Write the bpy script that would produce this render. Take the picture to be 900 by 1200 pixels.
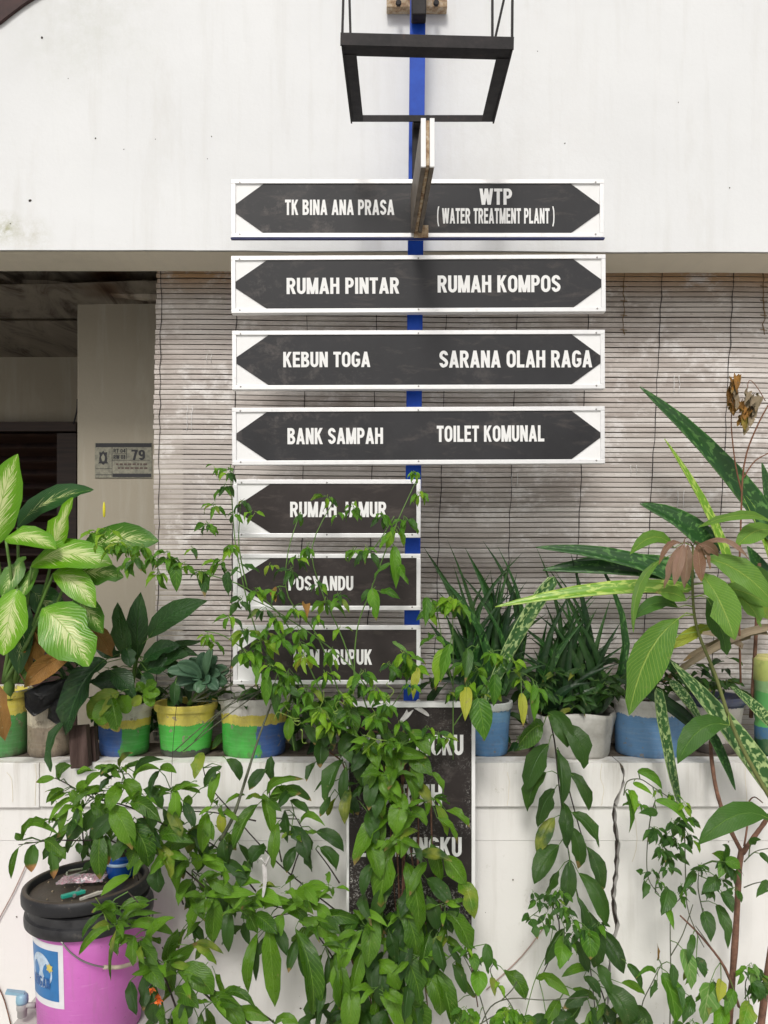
import bpy, bmesh, math, random
from mathutils import Vector, Matrix, noise
random.seed(7)
PI = math.pi
SC = bpy.context.scene
COL = SC.collection
for o in list(bpy.data.objects): bpy.data.objects.remove(o)

# ---------------------------------------------------------------- camera
H = 1.4                      # eye height; horizon sits at row 660 of the 900x1200 photograph
cd = bpy.data.cameras.new('camera'); cam = bpy.data.objects.new('camera', cd); COL.objects.link(cam)
cd.sensor_fit = 'VERTICAL'; cd.sensor_height = 36; cd.sensor_width = 27; cd.lens = 27
cd.shift_y = 0.05; cd.clip_start = 0.05; cd.clip_end = 2000
cam.location = (0, 0, H); cam.rotation_euler = (PI/2, 0, 0)
SC.camera = cam

# ---------------------------------------------------------------- light
SUN_EL, SUN_ROT = math.radians(44), math.radians(188)
w = bpy.data.worlds.new('World'); SC.world = w; w.use_nodes = True
nt = w.node_tree; nt.nodes.clear()
sky = nt.nodes.new('ShaderNodeTexSky'); sky.sky_type = 'NISHITA'; sky.sun_disc = False
sky.sun_elevation = SUN_EL; sky.sun_rotation = SUN_ROT; sky.dust_density = 5; sky.air_density = 1.2
hs = nt.nodes.new('ShaderNodeHueSaturation'); hs.inputs['Saturation'].default_value = 0.28
bg = nt.nodes.new('ShaderNodeBackground'); bg.inputs[1].default_value = 0.12
wo = nt.nodes.new('ShaderNodeOutputWorld')
nt.links.new(sky.outputs[0], hs.inputs['Color']); nt.links.new(hs.outputs[0], bg.inputs[0]); nt.links.new(bg.outputs[0], wo.inputs[0])
sl = bpy.data.lights.new('sun', 'SUN'); sl.energy = 2.0; sl.angle = math.radians(13); sl.color = (1, .965, .91)
so = bpy.data.objects.new('sun', sl); COL.objects.link(so)
# direction to the sun: above, behind the viewer and a little to the left
sd = Vector((math.cos(SUN_EL)*math.sin(SUN_ROT), math.cos(SUN_EL)*math.cos(SUN_ROT), math.sin(SUN_EL)))
so.rotation_euler = sd.to_track_quat('Z', 'Y').to_euler(); so.location = sd*20
vs = SC.view_settings; vs.view_transform = 'Standard'; vs.look = 'None'; vs.gamma = 1; vs.exposure = -0.3

# ---------------------------------------------------------------- helpers
def P(u, v, Y):
    """point that stands Y metres from the eye, on the ray through photograph pixel (u, v)"""
    return Vector(((u-450)/900*Y, Y, H-(v-660)/900*Y))

def tag(o, label=None, cat=None, group=None, kind=None):
    if label: o['label'] = label
    if cat: o['category'] = cat
    if group: o['group'] = group
    if kind: o['kind'] = kind
    return o

def link(name, me, parent=None, mats=None):
    o = bpy.data.objects.new(name, me); COL.objects.link(o)
    if parent: o.parent = parent
    if mats is not None:
        for m in (mats if isinstance(mats, (list, tuple)) else [mats]): me.materials.append(m)
    return o

def thing(name, label, cat, loc, group=None):
    o = bpy.data.objects.new(name, None); COL.objects.link(o); o.location = loc; o.empty_display_size = .05
    return tag(o, label, cat, group)

def org(parent):
    v = Vector((0, 0, 0))
    while parent is not None: v += Vector(parent.location); parent = parent.parent
    return v

def pyobj(name, verts, faces, mat, parent=None, smooth=False, uvs=None, mi=None):
    """verts in world space"""
    L = org(parent)
    me = bpy.data.meshes.new(name)
    me.from_pydata([tuple(Vector(v)-L) for v in verts], [], faces)
    o = link(name, me, parent, mat)
    if smooth: me.polygons.foreach_set('use_smooth', [True]*len(me.polygons))
    if mi: me.polygons.foreach_set('material_index', mi)
    if uvs:
        ul = me.uv_layers.new(name='UVMap')
        for lp in me.loops: ul.data[lp.index].uv = uvs[lp.vertex_index]
    me.update()
    return o

class G:
    """collects boxes, tubes, prisms in world space and links them as ONE mesh object"""
    def __init__(s): s.bm = bmesh.new()
    def box(s, a, b, bevel=0):
        a, b = Vector(a), Vector(b); c = (a+b)/2; d = b-a
        r = bmesh.ops.create_cube(s.bm, size=1)
        for v in r['verts']: v.co = Vector((v.co.x*abs(d.x), v.co.y*abs(d.y), v.co.z*abs(d.z)))+c
        if bevel:
            es = list({e for v in r['verts'] for e in v.link_edges})
            bmesh.ops.bevel(s.bm, geom=es, offset=bevel, segments=2, affect='EDGES', profile=.5)
        return s
    def bar(s, p, q, w, h, up=(0, 0, 1)):
        p, q = Vector(p), Vector(q); d = (q-p); L = d.length; d.normalize()
        up = Vector(up); x = d.cross(up)
        if x.length < 1e-4: x = d.cross(Vector((0, 1, 0)))
        x.normalize(); z = x.cross(d)
        vs_ = [s.bm.verts.new(b+x*sx*w/2+z*sz*h/2) for b in (p, q) for sx, sz in ((-1, -1), (1, -1), (1, 1), (-1, 1))]
        for f in ((3, 2, 1, 0), (4, 5, 6, 7), (0, 1, 5, 4), (1, 2, 6, 5), (2, 3, 7, 6), (3, 0, 4, 7)): s.bm.faces.new([vs_[i] for i in f])
        return s
    def tube(s, pts, r0, r1=None, n=6, jit=0):
        if r1 is None: r1 = r0
        pts = [Vector(p) for p in pts]; rings = []
        for i, p in enumerate(pts):
            d = (pts[min(i+1, len(pts)-1)]-pts[max(i-1, 0)]).normalized()
            a = d.cross(Vector((.3, .9, .2))).normalized(); b = d.cross(a)
            r = r0+(r1-r0)*i/max(1, len(pts)-1)
            if jit: r *= 1+random.uniform(-jit, jit)
            rings.append([s.bm.verts.new(p+(a*math.cos(2*PI*k/n)+b*math.sin(2*PI*k/n))*r) for k in range(n)])
        for A, B in zip(rings, rings[1:]):
            for k in range(n):
                f = s.bm.faces.new([A[k], A[(k+1) % n], B[(k+1) % n], B[k]]); f.smooth = True
        s.bm.faces.new(rings[0][::-1]); s.bm.faces.new(rings[-1])
        return s
    def prism(s, poly, y0, y1):
        """poly: (x, z) outline, extruded from y0 (front) to y1"""
        A = [s.bm.verts.new((x, y0, z)) for x, z in poly]; B = [s.bm.verts.new((x, y1, z)) for x, z in poly]
        s.bm.faces.new(A); s.bm.faces.new(B[::-1])
        for i in range(len(A)):
            j = (i+1) % len(A); s.bm.faces.new([A[i], B[i], B[j], A[j]])
        return s
    def lathe(s, prof, c, n=40, jit=0, sy=1):
        c = Vector(c); rings = []
        for r, z in prof:
            rings.append([s.bm.verts.new(c+Vector((r*math.cos(2*PI*k/n), sy*r*math.sin(2*PI*k/n), z+(random.uniform(-jit, jit) if jit else 0)))) for k in range(n)])
        for A, B in zip(rings, rings[1:]):
            for k in range(n):
                f = s.bm.faces.new([A[k], A[(k+1) % n], B[(k+1) % n], B[k]]); f.smooth = True
        s.bm.faces.new(rings[0][::-1]); s.bm.faces.new(rings[-1])
        return s
    def obj(s, name, mat, parent=None, sharp=None):
        L = org(parent)
        bmesh.ops.recalc_face_normals(s.bm, faces=s.bm.faces)
        bmesh.ops.translate(s.bm, verts=s.bm.verts, vec=-L)
        if sharp is not None:
            for f in s.bm.faces: f.smooth = True
            for e in s.bm.edges:
                if len(e.link_faces) == 2 and e.calc_face_angle(0) > sharp: e.smooth = False
        me = bpy.data.meshes.new(name); s.bm.to_mesh(me); s.bm.free()
        return link(name, me, parent, mat)

def smooth_path(pts, k=4):
    pts = [Vector(p) for p in pts]
    if len(pts) < 3: return [pts[0].lerp(pts[-1], i/k) for i in range(k+1)]
    out = []
    for i in range(len(pts)-1):
        p0, p1, p2, p3 = pts[max(i-1, 0)], pts[i], pts[i+1], pts[min(i+2, len(pts)-1)]
        for j in range(k):
            t = j/k
            out.append(.5*((2*p1)+(p2-p0)*t+(2*p0-5*p1+4*p2-p3)*t*t+(3*p1-p0-3*p2+p3)*t**3))
    out.append(pts[-1]); return out

# ---------------------------------------------------------------- materials
class M:
    def __init__(s, name, rough=.6, spec=.5, metal=0):
        s.m = bpy.data.materials.new(name); s.m.use_nodes = True; s.t = s.m.node_tree
        s.b = s.t.nodes['Principled BSDF']; s.o = s.t.nodes['Material Output']
        s.b.inputs['Roughness'].default_value = rough; s.b.inputs['Metallic'].default_value = metal
        s.b.inputs['Specular IOR Level'].default_value = spec
        s._c = None
    def n(s, typ, ins=None, **props):
        nd = s.t.nodes.new('ShaderNode'+typ)
        for k, v in props.items(): setattr(nd, k, v)
        for k, v in (ins or {}).items(): s.set(nd.inputs[k], v)
        return nd
    def set(s, sock, v):
        if isinstance(v, bpy.types.NodeSocket): s.t.links.new(v, sock)
        elif isinstance(v, (tuple, list)) and sock.type == 'RGBA' and len(v) == 3: sock.default_value = (*v, 1)
        else: sock.default_value = v
    def coord(s, which='Object'):
        if s._c is None: s._c = s.n('TexCoord')
        return s._c.outputs[which]
    def pos(s): return s.n('NewGeometry').outputs['Position']
    def mp(s, vec, scale=(1, 1, 1), loc=(0, 0, 0)): return s.n('Mapping', {'Vector': vec, 'Scale': scale, 'Location': loc}).outputs[0]
    def noise(s, vec, scale=5, detail=4, rough=.55, dist=0):
        return s.n('TexNoise', {'Vector': vec, 'Scale': scale, 'Detail': detail, 'Roughness': rough, 'Distortion': dist}).outputs[0]
    def ramp(s, f, *stops, interp='LINEAR'):
        r = s.n('ValToRGB', {'Fac': f}); e = r.color_ramp; e.interpolation = interp
        while len(e.elements) < len(stops): e.elements.new(.5)
        for el, (p, c) in zip(e.elements, stops):
            el.position = p; el.color = (*c, 1) if isinstance(c, tuple) else (c, c, c, 1)
        return r.outputs[0]
    def mix(s, f, a, b, mode='MIX'):
        x = s.n('Mix', data_type='RGBA', blend_type=mode); s.set(x.inputs[0], f); s.set(x.inputs[6], a); s.set(x.inputs[7], b); return x.outputs[2]
    def math(s, op, a, b=0, c=0, clamp=False):
        x = s.n('Math', operation=op, use_clamp=clamp); s.set(x.inputs[0], a); s.set(x.inputs[1], b); s.set(x.inputs[2], c); return x.outputs[0]
    def sep(s, vec): return s.n('SeparateXYZ', {0: vec}).outputs
    def rnd(s): return s.n('ObjectInfo').outputs['Random']
    def col(s, c): s.set(s.b.inputs['Base Color'], c); return s
    def rough(s, r): s.set(s.b.inputs['Roughness'], r); return s
    def bump(s, h, strength=.3, dist=.005): 
        b = s.n('Bump', {'Height': h, 'Strength': strength, 'Distance': dist}); s.t.links.new(b.outputs[0], s.b.inputs['Normal']); return s

def simple(name, c, rough=.6, var=.15, scale=30, bump=.15, metal=0, spec=.5):
    m = M(name, rough, spec, metal); n = m.noise(m.coord(), scale, 5)
    lo = tuple(max(0, x*(1-var)) for x in c); hi = tuple(min(1, x*(1+var)) for x in c)
    m.col(m.ramp(n, (.3, lo), (.7, hi)))
    if bump: m.bump(n, bump, .002)
    return m.m

def white_plaster(name, c=(.785, .795, .80), grime=.5, seed=0):
    m = M(name, .85, .2); p = m.mp(m.pos(), loc=(seed, 0, seed))
    a = m.noise(p, 1.3, 6, .6); b = m.noise(p, 9, 8, .7); d = m.noise(p, 60, 6, .7); g = m.noise(m.mp(p, (1, 1, .25)), 5, 6, .7)
    dk = tuple(x*.86 for x in c)
    k = m.mix(m.ramp(a, (.35, 0), (.75, .6)), c, dk)
    k = m.mix(m.math('MULTIPLY', m.ramp(g, (.58, 0), (.8, .55)), grime), k, (.50, .47, .40))
    k = m.mix(m.ramp(b, (.70, 0), (.76, .45)), k, (.50, .48, .44))
    k = m.mix(m.ramp(d, (.70, 0), (.78, .4)), k, (.40, .38, .34))
    st_ = m.noise(m.mp(p, (9, 1, .7)), 2.2, 6, .65); k = m.mix(m.math('MULTIPLY', m.ramp(st_, (.52, 0), (.8, .8)), grime*.6), k, (.52, .50, .45))
    tw = m.noise(m.mp(p, (1, 1, 1.5)), 3.0, 2, .4, .2)
    m.col(k); h = m.math('ADD', m.mix(.35, b, d), m.math('MULTIPLY', tw, 2.0)); m.bump(h, .4, .005)
    return m
MAT = {}
# gable wall: mould stains high on the left and low on the left, each with a shape of its own
m = white_plaster('white_limewash'); base = m.b.inputs['Base Color'].links[0].from_socket
def blob(m, c, r, amt, scale=14):
    d = m.n('VectorMath', {0: m.pos(), 1: tuple(c)}, operation='DISTANCE').outputs['Value']
    f = m.math('SUBTRACT', 1, m.math('DIVIDE', d, r), clamp=True)
    return m.math('MULTIPLY', m.math('MULTIPLY', f, m.ramp(m.noise(m.pos(), scale, 8, .75), (.38, 0), (.62, 1))), amt, clamp=True)
k = m.mix(blob(m, P(95, 25, 2.22), .28, .22), base, (.40, .42, .30))
k = m.mix(blob(m, P(8, 268, 2.22), .06, .8, 40), k, (.36, .36, .20))
k = m.mix(blob(m, P(40, 276, 2.22), .07, .4, 40), k, (.42, .40, .28))
k = m.mix(blob(m, P(560, 170, 2.22), .5, .22, 5), k, (.55, .52, .47))
m.col(k); MAT['gable'] = m.m
m = white_plaster('white_masonry_paint', (.83, .815, .79), 1.0, 3); base = m.b.inputs['Base Color'].links[0].from_socket
p = m.pos(); zd = m.math('DIVIDE', m.math('SUBTRACT', H-.56, m.sep(p)[2]), .16)       # soil drips that run down from the ledge
dr = m.ramp(m.noise(m.mp(p, (1, 1, .08)), 16, 6, .7), (.50, 0), (.70, 1)); k = m.mix(m.math('MULTIPLY', m.math('MULTIPLY', dr, m.math('SUBTRACT', 1, zd, clamp=True)), .7), base, (.40, .36, .28))
sp = m.noise(p, 26, 7, .8); k = m.mix(m.math('MULTIPLY', m.ramp(sp, (.60, 0), (.68, .5)), m.ramp(m.noise(p, 3.5, 3, .5), (.45, 0), (.6, 1))), k, (.45, .44, .36)); m.col(k); MAT['lowwall'] = m.m
m = white_plaster('soffit_plaster', (.74, .68, .56), .6, 5); MAT['soffit'] = m.m
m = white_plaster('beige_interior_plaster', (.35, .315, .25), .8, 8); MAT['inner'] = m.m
MAT['core'] = simple('dark_crack_core', (.045, .035, .03), .95, .4, 60)
m = M('dirty_ledge_concrete', .95, .2); a = m.noise(m.pos(), 12, 8, .7)
m.col(m.ramp(a, (.3, (.05, .04, .032)), (.55, (.15, .125, .10)), (.75, (.28, .25, .21)))).bump(a, .6, .006); MAT['ledge'] = m.m
m = M('stained_plywood', .8, .2); a = m.noise(m.mp(m.pos(), (3, 1, 1)), 2.2, 7, .7, 1.5); b = m.noise(m.pos(), 2.0, 3)
m.col(m.mix(m.ramp(b, (.34, 1), (.46, 0)), m.ramp(a, (.35, (.15, .12, .10)), (.5, (.44, .39, .32)), (.7, (.56, .50, .42))), m.ramp(a, (.3, (.06, .03, .02)), (.7, (.20, .11, .06))))).bump(a, .5, .01); MAT['ply'] = m.m
m = M('dark_louvre_wood', .5); a = m.noise(m.mp(m.pos(), (2, 2, 30)), 3, 5); m.col(m.ramp(a, (.3, (.018, .009, .006)), (.7, (.05, .024, .016)))); MAT['louvre'] = m.m
m = M('maroon_eave', .7); a = m.noise(m.pos(), 20, 6); m.col(m.ramp(a, (.3, (.02, .008, .008)), (.7, (.06, .025, .022)))); MAT['eave'] = m.m
# bamboo slats
m = M('weathered_bamboo', .72, .3); p = m.pos(); z = m.sep(p)[2]
a = m.noise(m.mp(p, (3.5, 1, 60)), 1.0, 6, .65); b = m.noise(p, 2.6, 5, .6); c = m.noise(m.mp(p, (12, 1, 160)), 1, 4, .6)
k = m.ramp(a, (.25, (.34, .29, .26)), (.5, (.60, .545, .51)), (.75, (.78, .74, .71)))
k = m.mix(m.ramp(b, (.35, .0), (.7, .75)), k, (.72, .69, .655))
k = m.mix(m.ramp(m.noise(m.mp(p, (1, 1, 1.6), (4, 0, 2)), 4.4, 6, .65), (.48, 0), (.72, .75)), k, (.28, .235, .21))
top = m.math('ADD', z, m.math('MULTIPLY', m.math('SUBTRACT', b, .5), .12))
k = m.mix(m.ramp(m.math('SUBTRACT', top, H+.845, clamp=True), (.0, 0), (.07, .9)), k, (.62, .36, .15))
k = m.mix(m.math('MULTIPLY', m.rnd(), .55), k, (.36, .31, .28)); bl_ = m.noise(m.mp(p, (3, 1, 4), (7, 0, 3)), 3.5, 6, .7); k = m.mix(m.ramp(bl_, (.52, 0), (.66, .8)), k, (.80, .77, .75)); k = m.mix(m.ramp(m.noise(m.mp(p, (6, 1, 9)), 9, 5, .7), (.6, 0), (.72, .55)), k, (.22, .17, .14)); m.col(k).bump(c, .5, .002); MAT['bamboo'] = m.m
MAT['cord'] = simple('black_blind_cord', (.02, .018, .02), .8)
MAT['twine'] = simple('brown_twine', (.20, .13, .06), .9)
m = M('blue_pole_paint', .5, .2); a = m.noise(m.pos(), 25, 6, .7); m.col(m.ramp(a, (.3, (.008, .05, .36)), (.66, (.012, .075, .46)), (.78, (.05, .07, .16)))).bump(a, .1, .001); MAT['pole'] = m.m
MAT['navy'] = simple('navy_rail_paint', (.02, .03, .13), .5)
m = M('black_angle_iron', .6, .25); a = m.noise(m.pos(), 30, 7, .7); m.col(m.ramp(a, (.35, (.007, .006, .007)), (.62, (.022, .018, .019)), (.78, (.07, .03, .018)))).bump(a, .3, .002); MAT['iron'] = m.m
m = M('rusty_plate', .85, .3); a = m.noise(m.pos(), 60, 7, .7); m.col(m.ramp(a, (.3, (.12, .045, .02)), (.5, (.40, .29, .18)), (.7, (.58, .52, .42)))).bump(a, .4, .002); MAT['rust'] = m.m
m = M('aluminium_sign_trim', .42, .5, .35); a = m.noise(m.pos(), 45, 7, .7); m.col(m.ramp(a, (.22, (.55, .55, .55)), (.4, (.76, .76, .76)), (.7, (.82, .82, .82)))); MAT['alu'] = m.m
m = M('white_sign_face', .45); a = m.noise(m.pos(), 25, 8, .75); m.col(m.ramp(a, (.3, (.84, .84, .84)), (.66, (.80, .80, .79)), (.82, (.5, .49, .46)))); MAT['signwhite'] = m.m
MAT['edge'] = simple('grey_brown_sign_edge', (.16, .13, .10), .55, .35, 40)  # grey-brown of the dark vinyl sides, also holding the underside's shade
def dark_face(name, worn, base):
    m = M(name, .5, .3); p = m.pos()
    a = m.noise(p, 5, 7, .65); s = m.noise(p, 130, 5, .8); g = m.noise(m.mp(p, (1, 1, 3)), 9, 7, .7, .5)
    k = m.ramp(a, (.3, base), (.7, tuple(x*1.7+.004 for x in base)))
    sm_ = m.noise(m.mp(p, (1, 1, 1), (3, 0, 1)), 16, 7, .75); k = m.mix(m.math('MULTIPLY', m.ramp(sm_, (.52, 0), (.72, .8)), m.ramp(m.noise(p, 2.6, 2, .5), (.45, 0), (.62, 1))), k, (.15, .13, .12))
    k = m.mix(m.ramp(g, (.54, 0), (.80, .45)), k, (.16, .13, .115))
    lo, hi = (.72, .77) if not worn else (.53, .58)
    sp = m.ramp(s, (lo, 0), (hi, .7))
    if worn:
        low = m.math('SUBTRACT', 1, m.math('DIVIDE', m.math('SUBTRACT', m.sep(p)[2], .45), .42), clamp=True); sp = m.math('MULTIPLY', sp, m.math('MULTIPLY', m.ramp(m.noise(p, 9, 5, .65), (.45, .0), (.62, 1)), m.math('ADD', .25, low)), clamp=True)
        sc_ = m.noise(m.mp(p, (1, 1, .4)), 48, 6, .8); sp = m.math('MAXIMUM', sp, m.ramp(sc_, (.66, 0), (.70, .8)))
    m.col(m.mix(sp, k, (.62, .60, .57))); m.rough(m.ramp(a, (.3, .38), (.7, .62))); m.bump(s, .12, .001); return m.m
MAT['dark'] = dark_face('black_vinyl_arrow', False, (.017, .017, .019))
MAT['darkb'] = dark_face('brown_black_vinyl_arrow', False, (.022, .017, .016))
MAT['worn'] = dark_face('scuffed_black_board', True, (.018, .014, .013))
m = M('white_letter', .5); a = m.noise(m.pos(), 90, 6, .75); m.col(m.ramp(a, (.3, (.80, .80, .79)), (.68, (.79, .79, .78)), (.80, (.5, .49, .48)))); MAT['letter'] = m.m
MAT['screw'] = simple('grey_screw', (.30, .29, .28), .4, metal=.6)
MAT['black'] = simple('black_letter', (.015, .015, .018), .6)
m = M('grimy_number_plate', .6); a = m.noise(m.pos(), 60, 7, .7); m.col(m.ramp(a, (.3, (.10, .10, .08)), (.6, (.26, .25, .19)))); MAT['plate'] = m.m
MAT['redprint'] = simple('faded_red_print', (.09, .06, .05), .7)
MAT['soil'] = simple('dark_potting_soil', (.035, .024, .017), .98, .6, 70, .9)
m = M('ground_paving', .9); a = m.noise(m.pos(), 6, 8, .7); m.col(m.ramp(a, (.3, (.40, .39, .37)), (.7, (.55, .53, .50)))).bump(a, .4, .01); MAT['ground'] = m.m
def pot_mat(name, bands, side=None, split=0, dirt=.5, seed=0):
    """bands: (height fraction of the pot in metres, colour) from below; side colour where x > split"""
    m = M(name, .5, .45); o = m.coord(); xyz = m.sep(o)
    n = m.noise(m.mp(o, (1, 1, .3), (seed, seed, seed)), 26, 7, .75); nn = m.math('MULTIPLY', m.math('SUBTRACT', n, .5), .11)
    z = m.math('ADD', xyz[2], m.math('MULTIPLY', nn, .35)); k = bands[0][1]
    for i in range(1, len(bands)):
        f = m.math('GREATER_THAN', z, bands[i][0]); k = m.mix(f, k, bands[i][1])
        if i == 1 and side: 
            s = m.math('MULTIPLY', m.math('GREATER_THAN', m.math('ADD', xyz[0], nn), split), m.math('SUBTRACT', 1, f)); k = m.mix(s, k, side)
    d = m.noise(o, 40, 8, .75); g = m.noise(m.mp(o, (1, 1, .3), (seed, 0, 0)), 12, 7, .7)
    br = m.noise(m.mp(o, (3, 3, 40), (seed, 0, 0)), 4, 5, .6); k = m.mix(m.ramp(br, (.3, .16), (.55, 0)), k, m.mix(.5, k, (.75, .75, .7)))
    k = m.mix(m.ramp(d, (.54, 0), (.66, dirt)), k, (.17, .13, .09)); chip = m.noise(m.mp(o, loc=(seed*3, 0, 0)), 34, 3, .5); k = m.mix(m.ramp(chip, (.68, 0), (.69, .8)), k, (.30, .25, .19))
    k = m.mix(m.ramp(g, (.46, 0), (.72, dirt)), k, (.10, .08, .06))
    low = m.math('SUBTRACT', 1, m.math('MULTIPLY', m.math('ADD', xyz[2], m.math('MULTIPLY', nn, .8)), 40), clamp=True)
    k = m.mix(m.math('MULTIPLY', low, dirt), k, (.07, .055, .045))
    m.col(k).bump(d, .3, .002); m.rough(m.ramp(d, (.4, .4), (.6, .75))); return m.m
# leaves -------------------------------------------------------------------
def leaf_mat(name, lo, hi, vein=(.25, .38, .08), rough=.38, trans=.22, veins=22, veinamt=.35, tip=None, under=None, burn=0):
    m = M(name, rough, .42); uv = m.sep(m.coord('UV')); u, v = uv[0], uv[1]
    r = m.rnd(); p = m.pos()
    f = m.math('ADD', m.math('MULTIPLY', r, .75), m.math('MULTIPLY', m.math('SUBTRACT', m.noise(p, 18, 4), .5), .9), clamp=True)
    k = m.mix(f, lo, hi)
    au = m.math('ABSOLUTE', m.math('SUBTRACT', u, .5))
    mid = m.math('SUBTRACT', 1, m.math('DIVIDE', au, .035), clamp=True)
    w = m.math('SINE', m.math('MULTIPLY', m.math('SUBTRACT', v, m.math('MULTIPLY', au, .55)), 2*PI*veins))
    sv = m.ramp(w, (.72, 0), (1, 1))
    if veins: k = m.mix(m.math('MULTIPLY', sv, veinamt), k, vein)
    k = m.mix(m.math('MULTIPLY', mid, .8), k, vein)
    if tip:
        tv = m.math('ADD', v, m.math('MULTIPLY', m.math('SUBTRACT', m.noise(p, 30, 3), .5), .25))
        k = m.mix(m.ramp(tv, (tip[0]-.06, 0), (tip[0]+.06, 1)), k, tip[1])
    r2 = m.math('FRACT', m.math('MULTIPLY', r, 17.31)); tb = m.math('ADD', v, m.math('MULTIPLY', m.math('SUBTRACT', m.noise(p, 45, 3), .5), .5)); k = m.mix(m.math('MULTIPLY', m.math('GREATER_THAN', r2, .8), m.ramp(tb, (.86, 0), (.95, .9 if burn else 0))), k, (.30, .19, .07))
    r3 = m.math('FRACT', m.math('MULTIPLY', r, 41.7)); k = m.mix(m.math('MULTIPLY', m.math('GREATER_THAN', r3, .95), m.ramp(m.noise(p, 25, 3), (.35, 0), (.6, .55 if burn else 0))), k, (.34, .36, .05))
    s = m.noise(p, 70, 4, .7); k = m.mix(m.ramp(s, (.64, 0), (.70, burn)), k, (.34, .26, .12))
    du = m.noise(p, 14, 5, .65); k = m.mix(m.ramp(du, (.5, 0), (.75, .10)), k, (.22, .25, .10))
    m.col(k)
    hgt = m.math('SUBTRACT', m.math('MULTIPLY', m.math('SUBTRACT', 0, m.math('ABSOLUTE', w)), .35), m.math('MULTIPLY', mid, 1.0)) if veins else m.noise(p, 60, 3)
    hgt = m.math('ADD', hgt, m.math('MULTIPLY', m.noise(p, 55, 4), 1.6)); m.rough(m.ramp(m.noise(p, 40, 4), (.3, rough-.08), (.7, rough+.2)))
    m.bump(hgt, .55, .003)
    tr = m.n('BsdfTranslucent', {'Color': m.mix(.6, k, (.22, .42, .03))}); mx = m.n('MixShader', {0: trans, 1: m.b.outputs[0], 2: tr.outputs[0]})
    m.t.links.new(mx.outputs[0], m.o.inputs[0]); return m.m
LM = {}
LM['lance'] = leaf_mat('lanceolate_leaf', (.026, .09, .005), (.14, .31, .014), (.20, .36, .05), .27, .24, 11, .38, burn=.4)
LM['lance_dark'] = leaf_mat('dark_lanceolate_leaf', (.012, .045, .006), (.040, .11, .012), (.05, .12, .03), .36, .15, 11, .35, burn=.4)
LM['lance_light'] = leaf_mat('young_lanceolate_leaf', (.11, .27, .012), (.19, .40, .025), (.25, .45, .07), .4, .3, 11, .45, burn=.3)
LM['lance_burn'] = leaf_mat('browned_tip_leaf', (.03, .09, .012), (.06, .15, .02), (.10, .2, .04), .4, .15, 12, .2, tip=(.72, (.42, .20, .08)))
LM['chili'] = leaf_mat('chili_leaf', (.035, .13, .006), (.13, .33, .012), (.2, .38, .06), .4, .28, 5, .4, burn=.3)
LM['chili_dark'] = leaf_mat('dark_chili_leaf', (.014, .055, .008), (.045, .135, .014), (.08, .2, .04), .38, .2, 5, .35, burn=.3)
LM['chili_lime'] = leaf_mat('lime_chili_leaf', (.14, .34, .012), (.28, .48, .02), (.34, .52, .08), .42, .35, 5, .4, burn=.4)
LM['yellow'] = leaf_mat('yellowing_leaf', (.30, .36, .03), (.48, .48, .05), (.42, .45, .08), .5, .3, 5, .3, burn=.6)
LM['vari'] = leaf_mat('pale_mottled_leaf', (.10, .24, .04), (.22, .40, .10), (.4, .5, .2), .42, .25, 5, .4, burn=.3)
LM['mango'] = leaf_mat('mango_leaf', (.085, .215, .022), (.16, .33, .045), (.36, .48, .08), .36, .22, 17, .38, burn=.25)
LM['mango_dark'] = leaf_mat('dark_mango_leaf', (.03, .10, .012), (.06, .17, .02), (.13, .26, .05), .35, .2, 17, .3)
LM['bronze'] = leaf_mat('bronze_young_leaf', (.20, .085, .05), (.36, .22, .17), (.42, .3, .2), .35, .2, 17, .5, burn=.3)
LM['broad'] = leaf_mat('dark_broad_leaf', (.010, .040, .012), (.028, .088, .020), (.04, .12, .03), .3, .12, 7, .35)
LM['succ'] = leaf_mat('grey_green_succulent_leaf', (.04, .10, .055), (.09, .18, .09), (.10, .2, .1), .45, .08, 0, 0)
LM['spike'] = leaf_mat('dark_spike_leaf', (.007, .030, .010), (.035, .10, .020), (.03, .09, .03), .4, .08, 0, 0)
LM['dry'] = leaf_mat('dry_brown_leaf', (.20, .10, .03), (.42, .20, .04), (.3, .14, .04), .7, .15, 9, .3, burn=.8)
LM['straw'] = leaf_mat('dry_straw_leaf', (.22, .17, .11), (.36, .29, .2), (.2, .15, .1), .8, .1, 0, 0, burn=.6)
def mottled(name, dark, light, amt=.5, scale=1.0, rough=.35):
    m = M(name, rough); uv = m.coord('UV'); xy = m.sep(uv)
    n = m.noise(m.mp(uv, (4.2*scale, 22*scale, 1)), 1, 3, .5, .5); k = m.mix(m.ramp(n, (.62-amt*.2, 0), (.70-amt*.2, 1)), dark, light)
    b = m.noise(m.mp(uv, (1, 9, 1)), 1, 2); k = m.mix(m.ramp(b, (.4, 0), (.65, .45)), k, dark)
    au = m.math('ABSOLUTE', m.math('SUBTRACT', xy[0], .5)); k = m.mix(m.ramp(au, (.44, 0), (.48, .6)), k, light)
    m.col(k).bump(n, .15, .001); return m.m
LM['mott'] = mottled('mottled_sword_leaf', (.03, .10, .02), (.38, .50, .20), .58)
LM['mott_dark'] = mottled('dark_mottled_sword_leaf', (.016, .068, .012), (.09, .22, .05), .4)
LM['mott_lime'] = mottled('lime_mottled_sword_leaf', (.14, .30, .02), (.42, .55, .11), .6, .8)
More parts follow.
